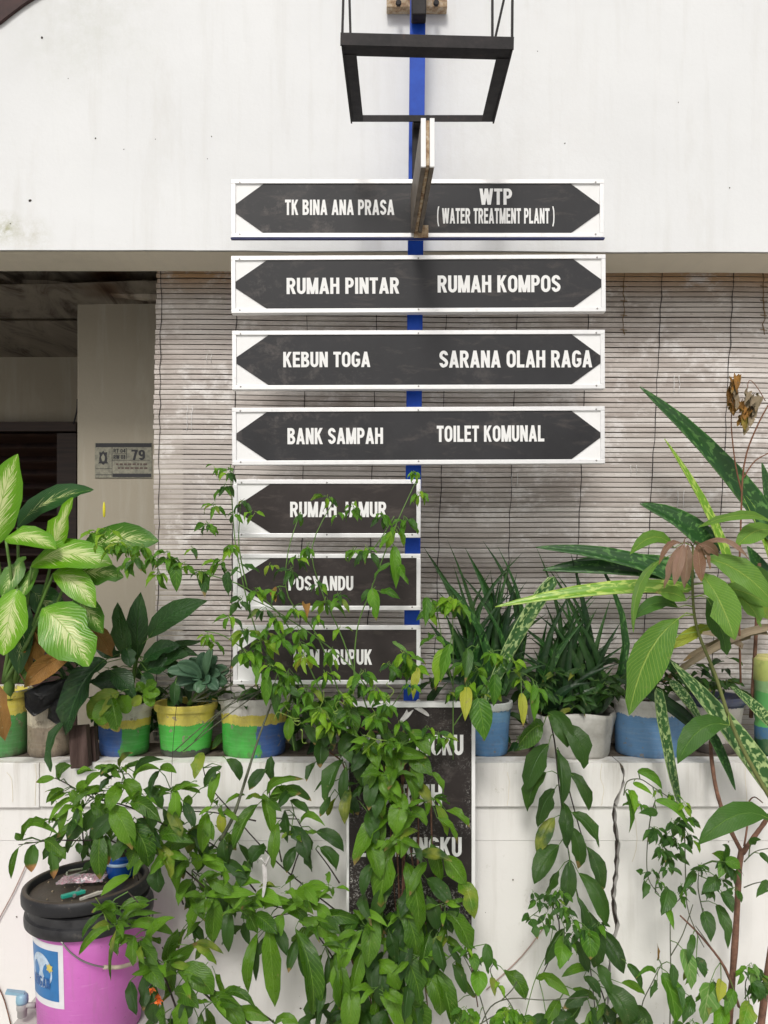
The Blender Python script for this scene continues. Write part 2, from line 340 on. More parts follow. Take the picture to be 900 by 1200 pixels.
def dieff(name, g0, g1, amt):
    m = M(name, .36); uv = m.coord('UV'); x = m.sep(uv); au = m.math('MULTIPLY', m.math('ABSOLUTE', m.math('SUBTRACT', x[0], .5)), 2)
    skew = m.math('SUBTRACT', x[1], m.math('MULTIPLY', au, .42)); cv = m.n('CombineXYZ', {0: x[0], 1: skew}).outputs[0]
    streak = m.noise(m.mp(cv, (1.5, 34, 1)), 1, 3, .6, .2); blot = m.noise(m.mp(cv, (5, 14, 1), (3, 1, 0)), 1, 3)
    endv = m.math('MULTIPLY', m.math('ABSOLUTE', m.math('SUBTRACT', x[1], .48)), 1.25)
    f = m.math('ADD', m.math('SUBTRACT', amt, m.math('ADD', m.math('MULTIPLY', au, .85), m.math('MULTIPLY', endv, endv))), m.math('ADD', m.math('MULTIPLY', m.math('SUBTRACT', streak, .5), 2.8), m.math('MULTIPLY', m.math('SUBTRACT', blot, .5), .6)))
    k = m.mix(m.ramp(f, (.0, 0), (.07, 1)), m.mix(m.math('ADD', m.math('MULTIPLY', au, .5), m.math('MULTIPLY', m.rnd(), .4)), g1, g0), (.60, .67, .30))
    mid = m.math('SUBTRACT', 1, m.math('DIVIDE', au, .035), clamp=True); k = m.mix(m.math('MULTIPLY', mid, .8), k, (.22, .36, .06))
    m.col(k); w_ = m.math('SINE', m.math('MULTIPLY', skew, 2*PI*16)); m.bump(m.math('SUBTRACT', m.math('MULTIPLY', w_, .3), mid), .3, .003)
    tr = m.n('BsdfTranslucent', {'Color': k}); mx = m.n('MixShader', {0: .2, 1: m.b.outputs[0], 2: tr.outputs[0]}); m.t.links.new(mx.outputs[0], m.o.inputs[0]); return m.m
LM['dieff'] = dieff('cream_centred_leaf', (.055, .21, .006), (.20, .44, .010), .30)
LM['dieff_dark'] = dieff('dark_cream_flecked_leaf', (.014, .065, .014), (.035, .13, .015), -.02)
LM['dieff_mid'] = dieff('green_cream_flecked_leaf', (.035, .13, .01), (.11, .28, .014), .14)
SM = {'green': simple('green_stem', (.10, .20, .035), .5), 'dark': simple('dark_twig', (.035, .022, .018), .7, .4, 60),
      'brown': simple('brown_bark', (.17, .085, .055), .8, .4, 70, .8), 'lime': simple('lime_stem', (.22, .34, .05), .5), 'grey': simple('grey_green_stalk', (.09, .10, .06), .6, .4, 50),
      'rust': simple('rusty_dry_stem', (.20, .09, .05), .8), 'pink': simple('dusty_pink_string', (.42, .30, .26), .8), 'mango': simple('olive_stem', (.15, .17, .05), .6)}

# ---------------------------------------------------------------- leaf geometry
PROF = {'lance': (.85, .95), 'ovate': (.55, 1.05), 'broad': (.75, .8), 'spike': (.10, .95), 'strap': (.18, .45), 'sword': (.30, .75), 'oval': (.6, .6), 'succ': (.95, .6)}
def prof(t, kind):
    a, b = PROF[kind]; tm = a/(a+b); mx = tm**a*(1-tm)**b
    return (max(t, 0)**a)*(max(1-t, 0)**b)/mx
def leaf_geo(spine, nrm, wid, kind, fold=.18, wave=.05, n=9, ph=0, roll=0):
    """spine: list of points (length n+1); wid full width in metres"""
    vs_, uv, fs = [], [], []; BR = random.Random(int(abs(ph)*1e5)); bite = {(BR.randrange(2, n-1), BR.choice((-1, 1))): BR.uniform(.35, .75) for _ in range(BR.choice((0, 0, 0, 1, 2)))} if kind in ('lance', 'ovate', 'broad') else {}
    asym = BR.uniform(.82, 1.12)
    ts = [.5-.5*math.cos(PI*i/n) for i in range(n+1)]
    def at(t):
        x = t*(len(spine)-1); i = min(int(x), len(spine)-2); return spine[i].lerp(spine[i+1], x-i)
    for i, t in enumerate(ts):
        c = at(t); d = (at(min(1, t+.04))-at(max(0, t-.04))).normalized()
        s = d.cross(nrm)
        if s.length < 1e-3: s = d.cross(Vector((1, 0, 0)))
        s.normalize(); N_ = s.cross(d)
        if roll: R_ = Matrix.Rotation(roll*t, 3, d); s = R_@s; N_ = R_@N_
        hw = wid/2*(prof(t, kind) if 0 < i < n else .02)
        for x in (-1, -.5, 0, .5, 1):
            sx_ = (1 if x > 0 else -1); xm = x*bite.get((i, sx_), 1)*(asym if x > 0 else 1)
            h = fold*abs(x)*hw + wave*wid*(math.sin(t*13+ph+x*2)+.6*math.sin(t*25+ph*2-x*3))*abs(x)*min(1, hw/wid*4)
            vs_.append(c+s*xm*hw+N_*h); uv.append((x*.5+.5, t))
    for i in range(n):
        for j in range(4): a = i*5+j; fs.append((a, a+1, a+6, a+5))
    return vs_, uv, fs
def tube_geo(vs_, uv, fs, pts, r, r1=None, n=4):
    b0 = len(vs_); r1 = r if r1 is None else r1
    for i, p in enumerate(pts):
        d = (pts[min(i+1, len(pts)-1)]-pts[max(i-1, 0)]).normalized(); a = d.cross(Vector((.31, .9, .2))).normalized(); b = d.cross(a)
        rr = r+(r1-r)*i/(len(pts)-1)
        for k in range(n): vs_.append(p+(a*math.cos(2*PI*k/n)+b*math.sin(2*PI*k/n))*rr); uv.append((.5, .1))
    for i in range(len(pts)-1):
        for k in range(n): fs.append((b0+i*n+k, b0+i*n+(k+1) % n, b0+(i+1)*n+(k+1) % n, b0+(i+1)*n+k))
UNIT = {}
def unit_leaf(kind, mat, var):
    key = (kind, mat, var)
    if key not in UNIT:
        R_ = random.Random(str(key)); b = R_.uniform(.08, .34)
        sp = [Vector((R_.uniform(-.03, .03)*math.sin(PI*i/6), i/6, b*4*(i/6)*(1-i/6)*(1-.3*i/6))) for i in range(7)]
        v_, uv, fs = leaf_geo(sp, Vector((0, 0, 1)), R_.uniform(.34, .44) if kind == 'ovate' else .34, kind, R_.uniform(.2, .8), .09, 7, R_.uniform(0, 6), R_.uniform(-1., 1.))
        nl = len(fs); tube_geo(v_, uv, fs, [Vector((0, -.32, -.05)), Vector((0, -.15, 0)), Vector((0, .05, .01))], .018)
        me = bpy.data.meshes.new('leaf_'+kind); me.from_pydata([tuple(x) for x in v_], [], fs)
        me.polygons.foreach_set('use_smooth', [True]*len(fs)); me.polygons.foreach_set('material_index', [0]*nl+[1]*(len(fs)-nl))
        ul = me.uv_layers.new(name='UVMap')
        for lp in me.loops: ul.data[lp.index].uv = uv[lp.vertex_index]
        me.materials.append(LM[mat]); me.materials.append(SM['lime' if 'lime' in mat else 'green']); me.update(); UNIT[key] = me
    return UNIT[key]

class Plant:
    def __init__(s, name, label, cat, base, group=None):
        s.e = thing(name, label, cat, base, group); s.L = Vector(base); s.pts = []; s.rng = random.Random(label)
    def stem(s, pts, r0, r1=None, mat='green', name='stem', k=4, reg=True, jit=0):
        pp = smooth_path(pts, k)
        if reg: s.pts += pp
        g = G(); g.tube(pp, r0, r1, 7, jit); return g.obj(name, SM[mat], s.e)
    def near(s, p):
        return min(s.pts, key=lambda q: (q-p).length) if s.pts else None
    def leaf(s, a, b, wid, mat, kind='lance', bend=None, fold=None, wave=.07, nrm=None, pet=None, roll=0, name='leaf', side=None, petr=.0017, thick=0, sm='green', maxpet=.09):
        a, b = Vector(a), Vector(b); R_ = s.rng; d = b-a; L = d.length; dn = d.normalized()
        if bend is None: bend = R_.uniform(.07, .24)
        if fold is None: fold = R_.uniform(.15, .65)
        if kind == 'lance' and wid < .08: wid *= 1.02
        if nrm is None and kind == 'lance': nrm = Vector((R_.uniform(-.8, .8), -1, R_.uniform(.0, .9)))
        if nrm is None: nrm = Vector((R_.uniform(-.45, .45), -1, R_.uniform(.2, .7)))
        nrm = nrm.normalized()
        up = Vector((0, -.25, 1)); q = up-dn*up.dot(dn)
        if side is not None: q = Vector((side[0], 0, side[1])); q = q-dn*q.dot(dn); 
        q = q.normalized() if q.length > .3 else Vector((0, -1, 0))
        amp = bend*L; sp = [a+d*(i/8)+q*amp*4*(i/8)*(1-i/8)*(1.25-.5*i/8) for i in range(9)]
        v_, uv, fs = leaf_geo(sp, nrm, wid, kind, fold, wave, 9, R_.uniform(0, 6), roll or R_.uniform(-.6, .6))
        nl = len(fs); 
        if pet is None:
            n_ = s.near(a)
            if n_ is not None and .004 < (n_-a).length < maxpet: pet = n_
            elif n_ is None or (n_-a).length >= maxpet: pet = a-(sp[1]-sp[0]).normalized()*min(.03, L*.2)+Vector((0, .012, 0))
        if pet is not None and petr:
            pet = Vector(pet); mid_ = (pet+a)/2+Vector((0, 0, (pet-a).length*.12)); tube_geo(v_, uv, fs, [pet, mid_, a, sp[1]], petr, petr*.5)
        o = pyobj(name, v_, fs, [LM[mat], SM[sm]], s.e, True, uv, [0]*nl+[1]*(len(fs)-nl))
        if thick:
            md = o.modifiers.new('thick', 'SOLIDIFY'); md.thickness = thick; md.offset = -1
        return o
    def pl(s, u0, v0, u1, v1, w_, mat='lance', Y=2.03, kind='lance', dy=None, **kw):
        """leaf given by photograph pixels of base and tip, standing Y metres away"""
        R_ = s.rng; Y0 = Y+R_.uniform(-.02, .02); Y1 = Y0-(R_.uniform(.0, .05) if dy is None else dy)
        return s.leaf(P(u0, v0, Y0), P(u1, v1, Y1), w_/900*Y, mat, kind, **kw)
    def many(s, data, **kw):
        for row in data.strip().split('\n'):
            for it in row.split(';'):
                it = it.split()
                if len(it) < 5: continue
                k2 = dict(kw)
                u0, v0, u1, v1, w_ = map(float, it[:5])
                if len(it) > 5: k2['mat'] = TR.get(it[5], it[5])
                if len(it) > 6: k2['bend'] = float(it[6])
                s.pl(u0, v0, u1, v1, w_, **k2)
    def scatter(s, p, n, L, mats, kind='ovate', spread=.7, droop=1.0, out=None, up=.25):
        """n drooping leaves that leave the stem at p"""
        R_ = s.rng; p = Vector(p); a0 = R_.uniform(0, 2*PI)
        for i in range(n):
            a = a0+i*2.4+R_.uniform(-.4, .4)
            d = Vector((math.cos(a)*spread, math.sin(a)*spread*.8-.2, up-droop*R_.uniform(.45, 1.5)))
            if out is not None: d += Vector(out)*.5
            d.normalize(); l = L*R_.uniform(.65, 1.15); w_ = R_.uniform(.85, 1.2)
            nr = Vector((R_.uniform(-.4, .4), -.7, .8)); x = d.cross(nr).normalized(); z = x.cross(d)
            q = p+Vector((R_.uniform(-.3, .3), R_.uniform(-.3, .3), R_.uniform(-.3, .3)))*L*.5+d*l*.3
            Mx = Matrix((( x.x*w_, d.x, z.x, q.x), (x.y*w_, d.y, z.y, q.y), (x.z*w_, d.z, z.z, q.z), (0, 0, 0, 1)))@Matrix.Diagonal((l, l, l, 1))
            o = bpy.data.objects.new('leaf', unit_leaf(kind, R_.choice(mats), R_.randrange(9))); COL.objects.link(o); o.parent = s.e
            o.matrix_local = Matrix.Translation(-s.L)@Mx
TR = {'d': 'lance_dark', 'l': 'lance_light', 'b': 'lance_burn', 'm': 'lance', 'y': 'yellow', 'c': 'chili', 'cd': 'chili_dark', 'cl': 'chili_lime', 'v': 'vari'}
DPI = 900.0

# ---------------------------------------------------------------- lettering
def arc(cx, cy, rx, ry, a0, a1, n=8):
    return [(cx+rx*math.cos(math.radians(a0+(a1-a0)*i/n)), cy+ry*math.sin(math.radians(a0+(a1-a0)*i/n))) for i in range(n+1)]
TV, TH = .218, .182                    # stem and bar thickness of the heavy condensed capitals
h_, q_ = TV/2, TH/2
def oval(W): return [[(W/2, 1-q_)]+arc(W/2, .68, W/2-h_, .32-q_, 90, 180, 6)+arc(W/2, .32, W/2-h_, .32-q_, 180, 360, 12)+arc(W/2, .68, W/2-h_, .32-q_, 0, 90, 6)]
GL = {
 'I': (.25, [[(.125, 0), (.125, 1)]]), 'L': (.54, [[(h_, 0), (h_, 1)], [(0, q_), (.54, q_)]]), 'T': (.58, [[(.29, 0), (.29, 1)], [(0, 1-q_), (.58, 1-q_)]]),
 'H': (.64, [[(h_, 0), (h_, 1)], [(.64-h_, 0), (.64-h_, 1)], [(h_, .53), (.64-h_, .53)]]),
 'E': (.56, [[(h_, 0), (h_, 1)], [(0, q_), (.56, q_)], [(0, 1-q_), (.55, 1-q_)], [(0, .52), (.51, .52)]]),
 'A': (.70, [[(.11, 0), (.35, 1)], [(.59, 0), (.35, 1)], [(.17, .27), (.53, .27)]]),
 'N': (.64, [[(h_, 0), (h_, 1)], [(.64-h_, 0), (.64-h_, 1)], [(.12, 1), (.52, 0)]]),
 'M': (.80, [[(h_*.9, 0), (h_*.9, 1)], [(.8-h_*.9, 0), (.8-h_*.9, 1)], [(.13, 1), (.4, 0)], [(.67, 1), (.4, 0)]]),
 'W': (.94, [[(.10, 1), (.26, 0)], [(.47, 1), (.28, 0)], [(.47, 1), (.66, 0)], [(.84, 1), (.68, 0)]]),
 'K': (.66, [[(h_, 0), (h_, 1)], [(.53, 1), (.16, .42)], [(.54, 0), (.27, .60)]]),
 'Y': (.66, [[(.33, 0), (.33, .46)], [(.11, 1), (.33, .40)], [(.55, 1), (.33, .40)]]),
 'U': (.62, [[(h_, 1)]+arc(.31, .30, .31-h_, .30-q_, 180, 360, 12)+[(.62-h_, 1)]]),
 'J': (.50, [[(.02+h_, .28)]+arc(.26, .28, .26-h_+.0, .28-q_, 185, 360, 10)+[(.52-h_, 1)]]),
 'O': (.66, oval(.66)), '0': (.58, oval(.58)),
 'D': (.63, [[(h_, 0), (h_, 1)], [(0, 1-q_), (.24, 1-q_)]+arc(.27, .60, .36-h_, .40-q_, 80, 0, 6)+arc(.27, .40, .36-h_, .40-q_, 0, -80, 6)+[(.24, q_), (0, q_)]]),
 'P': (.60, [[(h_, 0), (h_, 1)], [(0, 1-q_), (.30, 1-q_)]+arc(.32, .69, .28-h_, .31-q_, 80, -80, 10)+[(.30, .38+q_), (.05, .38+q_)]]),
 'R': (.65, [[(h_, 0), (h_, 1)], [(0, 1-q_), (.32, 1-q_)]+arc(.34, .70, .28-h_, .30-q_, 80, -80, 10)+[(.32, .40+q_), (.05, .40+q_)], [(.54, 0), (.33, .48)]]),
 'B': (.63, [[(h_, 0), (h_, 1)], [(0, 1-q_), (.32, 1-q_)]+arc(.33, .75, .26-h_, .25-q_, 80, -80, 8)+[(.32, .5+q_*.6), (.05, .5+q_*.6)], [(.05, .5-q_*.1), (.33, .5-q_*.1)]+arc(.35, .275, .28-h_, .275-q_, 80, -80, 8)+[(.33, q_), (0, q_)]]),
 'S': (.62, [arc(.31, .70, .31-h_, .30-q_, 10, 90, 5)+arc(.31, .72, .31-h_, .28-q_, 110, 215, 7)+[(.31, .51)]+arc(.31, .29, .31-h_, .27-q_, 40, -80, 8)+arc(.31, .31, .31-h_, .31-q_, -100, -170, 5)]),
 'G': (.66, [arc(.33, .68, .33-h_, .32-q_, 20, 90, 5)+arc(.33, .66, .33-h_, .34-q_, 110, 180, 5)+arc(.33, .33, .33-h_, .33-q_, 180, 275, 8)+arc(.33, .33, .33-h_, .33-q_, 290, 335, 3)+[(.66-h_, .24), (.66-h_, .50)], [(.34, .45), (.66, .45)]]),
 '(': (.26, [[(.24, 1.12), (.13, .85), (.10, .47), (.13, .1), (.24, -.18)]]), ')': (.26, [[(.02, 1.12), (.13, .85), (.16, .47), (.13, .1), (.02, -.18)]]),
 '7': (.56, [[(0, 1-q_), (.56, 1-q_)], [(.22, 0), (.44, .90)]]), '4': (.6, [[(.42, 0), (.42, 1)], [(0, .3), (.6, .3)], [(.08, .3), (.40, 1)]]),
 '9': (.58, [arc(.29, .67, .29-h_, .33-q_, 0, 360, 16), arc(.29, .32, .29-h_, .32-q_, -150, 0, 8)+[(.58-h_, .67)]]),
 '8': (.58, [arc(.29, .76, .26-h_, .24-q_, 0, 360, 14), arc(.29, .27, .29-h_, .27-q_, 0, 360, 14)]), ' ': (.27, [])}
def text_mesh(txt, thin=1):
    V, F = [], []; x = 0
    for ch in txt:
        W, strokes = GL[ch]
        for k, st in enumerate(strokes):
            st = [p for i, p in enumerate(st) if i == 0 or math.hypot(p[0]-st[i-1][0], p[1]-st[i-1][1]) > 1e-4]
            n = len(st); closed = n > 8 and math.hypot(st[0][0]-st[-1][0], st[0][1]-st[-1][1]) < 1e-3
            n = len(st); b = len(V); thn = thin*(.7 if ch in '()' else 1)
            for i, (px, py) in enumerate(st):
                x0, y0 = st[max(i-1, 0)]; x1, y1 = st[min(i+1, n-1)]; dx, dy = x1-x0, y1-y0; L = math.hypot(dx, dy) or 1
                if closed and i in (0, n-1):
                    (x0, y0), (x1, y1) = st[-2], st[1]; L = math.hypot(x1-x0, y1-y0); ox, oy = (y1-y0)/L*TV*thn/2, -(x1-x0)/L*TH*thn/2
                elif n == 2 or i in (0, n-1):
                    if abs(dy) >= abs(dx)*.7: ox, oy = TV*thn/2*math.sqrt(1+(dx/dy)**2*.35), 0; ox *= (1 if dy > 0 else -1)
                    else: ox, oy = 0, -TH*thn/2*(1 if dx > 0 else -1)
                else: ox, oy = dy/L*TV*thn/2, -dx/L*TH*thn/2
                V.append(Vector((x+px+ox, py+oy, k))); V.append(Vector((x+px-ox, py-oy, k)))
            for i in range(n-1): F.append((b+2*i, b+2*i+1, b+2*i+3, b+2*i+2))
        x += W+.075
    W = x-.075
    return [Vector((p.x/W, p.y, p.z)) for p in V], F
def lettering(txt, box, Y, mat, parent, name='lettering', slope=0, layer=.00012, thin=1, **kw):
    u0, v0, u1, v1 = box; V, F = text_mesh(txt, thin)
    A, B = P(u0, v1, Y), P(u1, v0, Y)
    vs_ = [Vector((A.x+(B.x-A.x)*p.x, Y-.0002-p.z*layer, A.z+(B.z-A.z)*p.y+slope*(B.x-A.x)*p.x)) for p in V]
    return pyobj(name, vs_, F, mat, parent)

# ================================================================= SETTING
g = G(); g.box((-60, -60, -.3), (60, 60, 0)); tag(g.obj('ground', MAT['ground']), kind='structure')
YW = 2.20                                   # front of the garden wall
def zz(v, Y): return H-(v-660)/900*Y
def xx(u, Y): return (u-450)/900*Y
house = thing('house_front', 'white rendered house front with a deep beam above the porch opening', 'house', (0, 2.3, 0))
g = G()
# gable wall over the beam, its lower edge slightly uneven
YG = 2.22; N_ = 60; poly = []
for i in range(N_+1):
    x = -4+8*i/N_; poly.append((x, zz(294, YG)-.0018*x*1.6+.003*noise.noise(Vector((x*2.3, 0, 0)))+.0015*noise.noise(Vector((x*9, 3, 0)))))
zt = H+2.6
g.prism(poly+[(4, zt), (-4, zt)], YG, YG+.13)
gw = g.obj('gable_wall', MAT['gable'], house)
g = G(); 
poly2 = [(x, z-.0+.003) for x, z in poly]
g.prism([(x, z+.002) for x, z in poly2]+[(4, poly2[0][1]+.05), (-4, poly2[0][1]+.05)], YG+.004, YG+.15)
# soffit sheet just under the gable: beige underside with its own thickness
g2 = G()
for (x0, z0), (x1, z1) in zip(poly, poly[1:]):
    a, b, c, d = [g2.bm.verts.new(q) for q in ((x0, YG+.003, z0-.003), (x1, YG+.003, z1-.003), (x1, YG+.15, z1-.004), (x0, YG+.15, z0-.004))]
    g2.bm.faces.new((a, b, c, d)); e, f, h, i = [g2.bm.verts.new(q) for q in ((x0, YG+.003, z0+.02), (x1, YG+.003, z1+.02), (x1, YG+.15, z1+.02), (x0, YG+.15, z0+.02))]
    g2.bm.faces.new((d, c, h, i))
g.bm.free(); bmesh.ops.remove_doubles(g2.bm, verts=g2.bm.verts, dist=1e-5)
g2.obj('soffit', MAT['soffit'], house)
# small holes left by nails
for u, v, r in ((49, 44, .004), (35, 235, .005), (12, 262, .002), (112, 162, .0025), (145, 175, .0018), (672, 222, .004), (662, 168, .002), (690, 245, .0015), (182, 163, .0015), (80, 92, .0014), (248, 160, .0018), (243, 186, .0014), (795, 120, .0015), (855, 220, .002), (630, 60, .0015)):
    g = G(); c = P(u, v, YG-.0008); n = 9
    vs_ = [g.bm.verts.new(c+Vector((math.cos(k*2*PI/n)*r*random.uniform(.6, 1.3), 0, math.sin(k*2*PI/n)*r*random.uniform(.6, 1.3)))) for k in range(n)]
    ct = g.bm.verts.new(c+Vector((0, .0006, 0)))
    for k in range(n): g.bm.faces.new((vs_[k], vs_[(k+1) % n], ct))
    g.obj('nail_hole', MAT['core'], house)
# porch room behind the beam
ZC = H+.93
g = G(); g.box((-4, 3.42, 0), (4, 3.6, zz(497, 3.42))); back = None; g.bm.free()
g = G(); g.box((-4, 3.42, zz(497, 3.42)), (4, 3.55, H+1.3)); g.obj('lintel_wall', MAT['inner'], house)
g = G(); g.box((xx(96, 3.42), 3.42, 0), (4, 3.55, zz(497, 3.42)-.002)); g.obj('inner_wall', MAT['inner'], house)
for x_ in (-4.1, 4):
    g = G(); g.box((x_, 2.23, 0), (x_+.1, 3.6, H+1.3)); g.obj('side_wall', MAT['inner'], house)
g = G(); g.box((-4.1, 2.36, H+1.3), (4.1, 3.6, H+1.4)); g.obj('roof_slab', MAT['inner'], house)
# ceiling sheets: stained plywood, sagging, one lapping another
def sheet(pts, name, nx=10, ny=6, sag=.012, seed=0):
    (x0, y0, z0), (x1, y1, z1) = pts; g = G(); rows = []
    for j in range(ny+1):
        for i in range(nx+1):
            fx, fy = i/nx, j/ny
            z = z0+(z1-z0)*fy-sag*math.sin(PI*fx)-.016*noise.noise(Vector((fx*3+seed, fy*2, seed)))
            yj = .03*noise.noise(Vector((fx*4+seed, 2.2*seed, 0))) if j == 0 else 0
            rows.append(g.bm.verts.new((x0+(x1-x0)*fx, y0+(y1-y0)*fy+yj, z)))
    W = nx+1
    for j in range(ny):
        for i in range(nx): g.bm.faces.new((rows[j*W+i], rows[j*W+i+1], rows[(j+1)*W+i+1], rows[(j+1)*W+i])).smooth = True
    r = bmesh.ops.solidify(g.bm, geom=list(g.bm.faces), thickness=-.006)
    return g.obj(name, MAT['ply'], house)
sheet(((-4, 2.37, ZC+.045), (4, 2.75, ZC+.03)), 'ceiling_sheet', 40, 6, .0, 1)
sheet(((-1.9, 2.52, ZC+.0), (.3, 3.05, ZC-.005)), 'ceiling_sheet', 14, 6, .015, 4)
sheet(((-4, 2.85, ZC-.03), (4, 3.43, ZC-.012)), 'ceiling_sheet', 40, 6, .0, 9)
g = G(); g.bar(P(28, 330, 2.62), P(230, 355, 2.66), .03, .02); g.obj('ceiling_batten', MAT['ply'], house)
g = G(); g.bar(P(-10, 318, 2.5), P(95, 372, 2.9), .012, .01); g.obj('ceiling_batten', MAT['ply'], house)
# pillar carrying the number plate
YC = 2.72
g = G(); g.box((xx(90, YC), YC, 0), (xx(215, YC), YC+.32, ZC+.02), .006); g.obj('pillar', MAT['inner'], house)
g = G(); g.tube(smooth_path([P(91, 468, 3.0), P(90, 482, 3.0), P(86, 497, 3.02)]), .004, .003); g.obj('cable', MAT['black'], house)
# louvred window left of the pillar
lv = thing('louvred_window', 'dark brown slatted window in the shaded porch left of the pillar', 'window', P(40, 600, 3.4))
g = G(); g.box((-4, 3.46, 0), (xx(96, 3.42)-.002, 3.5, zz(497, 3.42)-.003)); g.obj('back_board', MAT['eave'], lv)
g = G(); g.box((-3.9, 3.36, zz(507, 3.4)), (xx(96, 3.42)-.004, 3.415, zz(496, 3.4))); g.obj('window_frame', MAT['louvre'], lv)
g = G(); g.box((xx(70, 3.4), 3.37, .5), (xx(96, 3.42)-.006, 3.41, zz(509, 3.4))); g.obj('window_frame', MAT['louvre'], lv)
for k in range(16):
    v = 514+k*15.5; z = zz(v, 3.4)
    g = G(); g.bar((-2.6, 3.40, z), (xx(69, 3.4), 3.40, z), .055, .010, (0, .55, 1)); g.obj('slat', MAT['louvre'], lv)
# eave corner at the top left
g = G(); YE = 2.208; pts = [P(-60, 52, YE), P(-25, 38, YE), P(0, 25, YE), P(14, 14, YE), P(26, 5, YE), P(40, -4, YE), P(110, -45, YE), P(-60, -45, YE)]
g.prism([(p.x, p.z) for p in pts], YE, YG-.001); ev = g.obj('roof_eave', MAT['eave']); tag(ev, 'dark maroon roof eave edge in the top left corner of the white gable', 'roof eave')

# ---------------------------------------------------------------- garden wall with crack
gw = thing('garden_wall', 'low white painted garden wall with coping and a long dark vertical crack', 'wall', (0, 2.4, 0))
crack = [(722, 886), (728, 897), (731, 906), (730, 921), (724, 934), (719.5, 950), (721, 968), (724, 990), (722.5, 1020), (718.5, 1050), (720.5, 1073), (724, 1086), (719, 1100), (715, 1118), (714, 1150), (711, 1190), (709, 1260)]
def cr(v):
    for (a, b), (c, d) in zip(crack, crack[1:]):
        if b <= v <= d: return a+(c-a)*(v-b)/(d-b)
    return crack[0][0] if v < crack[0][1] else crack[-1][0]
def cw(v):
    b = 1.5+1.4*min(1, max(0, (v-925)/15))-1.5*min(1, max(0, (v-1080)/40))+.6*math.sin(v*.35)
    return max(.7, b)
def half(v0, v1, side, Yf, Yb, name, ztop=None, extent=3.2, joint=None):
    vv = [v0]+[v for v in range(int(v0)+4, int(v1), 5)]+[v1]; edge = []
    for v in vv:
        u = cr(v)+side*cw(v)*.95+random.uniform(-.5, .5); edge.append((xx(u, Yf), zz(v, Yf)))
    xe = side*extent if joint is None else joint
    g = G(); poly = [(xe, edge[0][1])]+edge+[(xe, edge[-1][1])]
    g.prism(poly, Yf, Yb); return g.obj(name, MAT['lowwall'], gw)
VB = 1310
for sd_ in (-1, 1):
    half(894, 945.2, sd_, YW-.012, YW+.06, 'coping', joint=xx(49, YW) if sd_ < 0 else None)
    half(945.8, 984.9, sd_, YW, YW+.06, 'wall_course')
    half(985.3, 1262, sd_, YW+.001, YW+.06, 'wall_panel')
g = G(); g.box((-3.2, YW-.0115, zz(945.2, YW)), (xx(48, YW), YW+.06, zz(894.3, YW-.012)), .002); g.obj('coping', MAT['lowwall'], gw)
g = G(); g.box((-3.2, YW+.024, 0), (3.2, YW+.24, zz(893, YW)-.012)); g.obj('wall_core', MAT['core'], gw)
g = G(); ZL = zz(893.5, YW)
xs = [-3.2+6.4*i/160 for i in range(161)]
for i in range(160):
    a, b = xs[i], xs[i+1]
    ya = YW-.0112+.003*noise.noise(Vector((a*9, 0, 1)))+.0025; yb = YW-.0112+.003*noise.noise(Vector((b*9, 0, 1)))+.0025
    va = [g.bm.verts.new(q) for q in ((a, ya, ZL), (b, yb, ZL), (b, YW+.24, ZL), (a, YW+.24, ZL), (a, ya, ZL-.0135), (b, yb, ZL-.0135))]
    g.bm.faces.new(va[:4]); g.bm.faces.new((va[4], va[5], va[1], va[0]))
bmesh.ops.remove_doubles(g.bm, verts=g.bm.verts, dist=1e-5); g.obj('ledge_top', MAT['ledge'], gw)
ZL += .0005
g = G(); g.box((-3.2, YW+.24, 0), (3.2, YW+.3, ZL-.02)); g.obj('wall_back', MAT['inner'], gw)
hairs = [[(706, 895), (704, 912), (708, 925), (705, 944)], [(744, 958), (746, 990), (741, 1010)], [(874, 900), (873, 915), (875, 935), (874, 944)], [(41, 895), (43, 910), (41, 925), (42, 944)], [(8, 905), (14, 915), (15, 940)], [(594, 905), (597, 920), (594, 944)]]
for hr_ in hairs:
    g = G(); pp = smooth_path([P(u+random.uniform(-.6, .6), v, YW-(.0125 if v < 945 else .0005)) for u, v in hr_], 5)
    pp = [p+Vector((random.uniform(-.0012, .0012), 0, 0)) for p in pp]
    for a, b in zip(pp, pp[1:]): g.bar(a, b, .0013, .0006, (0, 1, 0))
    g.obj('hairline_crack', MAT['soffit'], gw)
for k in range(46):
    u, v = random.uniform(0, 900), random.uniform(950, 1200); r = random.choice((.001, .0015, .002, .003)); Y_ = YW-.0006
    g = G(); c = P(u, v, Y_)
    vs_ = [g.bm.verts.new(c+Vector((math.cos(q*PI/3)*r*random.uniform(.5, 1.3), 0, math.sin(q*PI/3)*r*random.uniform(.5, 1.3)))) for q in range(6)]; ct = g.bm.verts.new(c+Vector((0, .0005, 0)))
    for q in range(6): g.bm.faces.new((vs_[q], vs_[(q+1) % 6], ct))
    g.obj('chipped_spot', MAT['ledge'], gw)
# strings on the wall
for lab, pts in (('thin pinkish string slanting down the white wall left of the bucket', [(31, 1012), (16, 1045), (-4, 1082)]), ('thin pinkish string slanting up the white wall between the leafy bush and the hanging vine', [(642, 1080), (612, 1120), (570, 1160)]), ('dark thin cord crossing the lower left corner of the wall by the tap', [(-4, 1152), (5, 1172), (13, 1202)])):
    g = G(); g.tube(smooth_path([P(u, v, YW-.006) for u, v in pts]), .0018, n=5); tag(g.obj('string', SM['pink'] if 'pink' in lab else SM['brown']), lab, 'string')

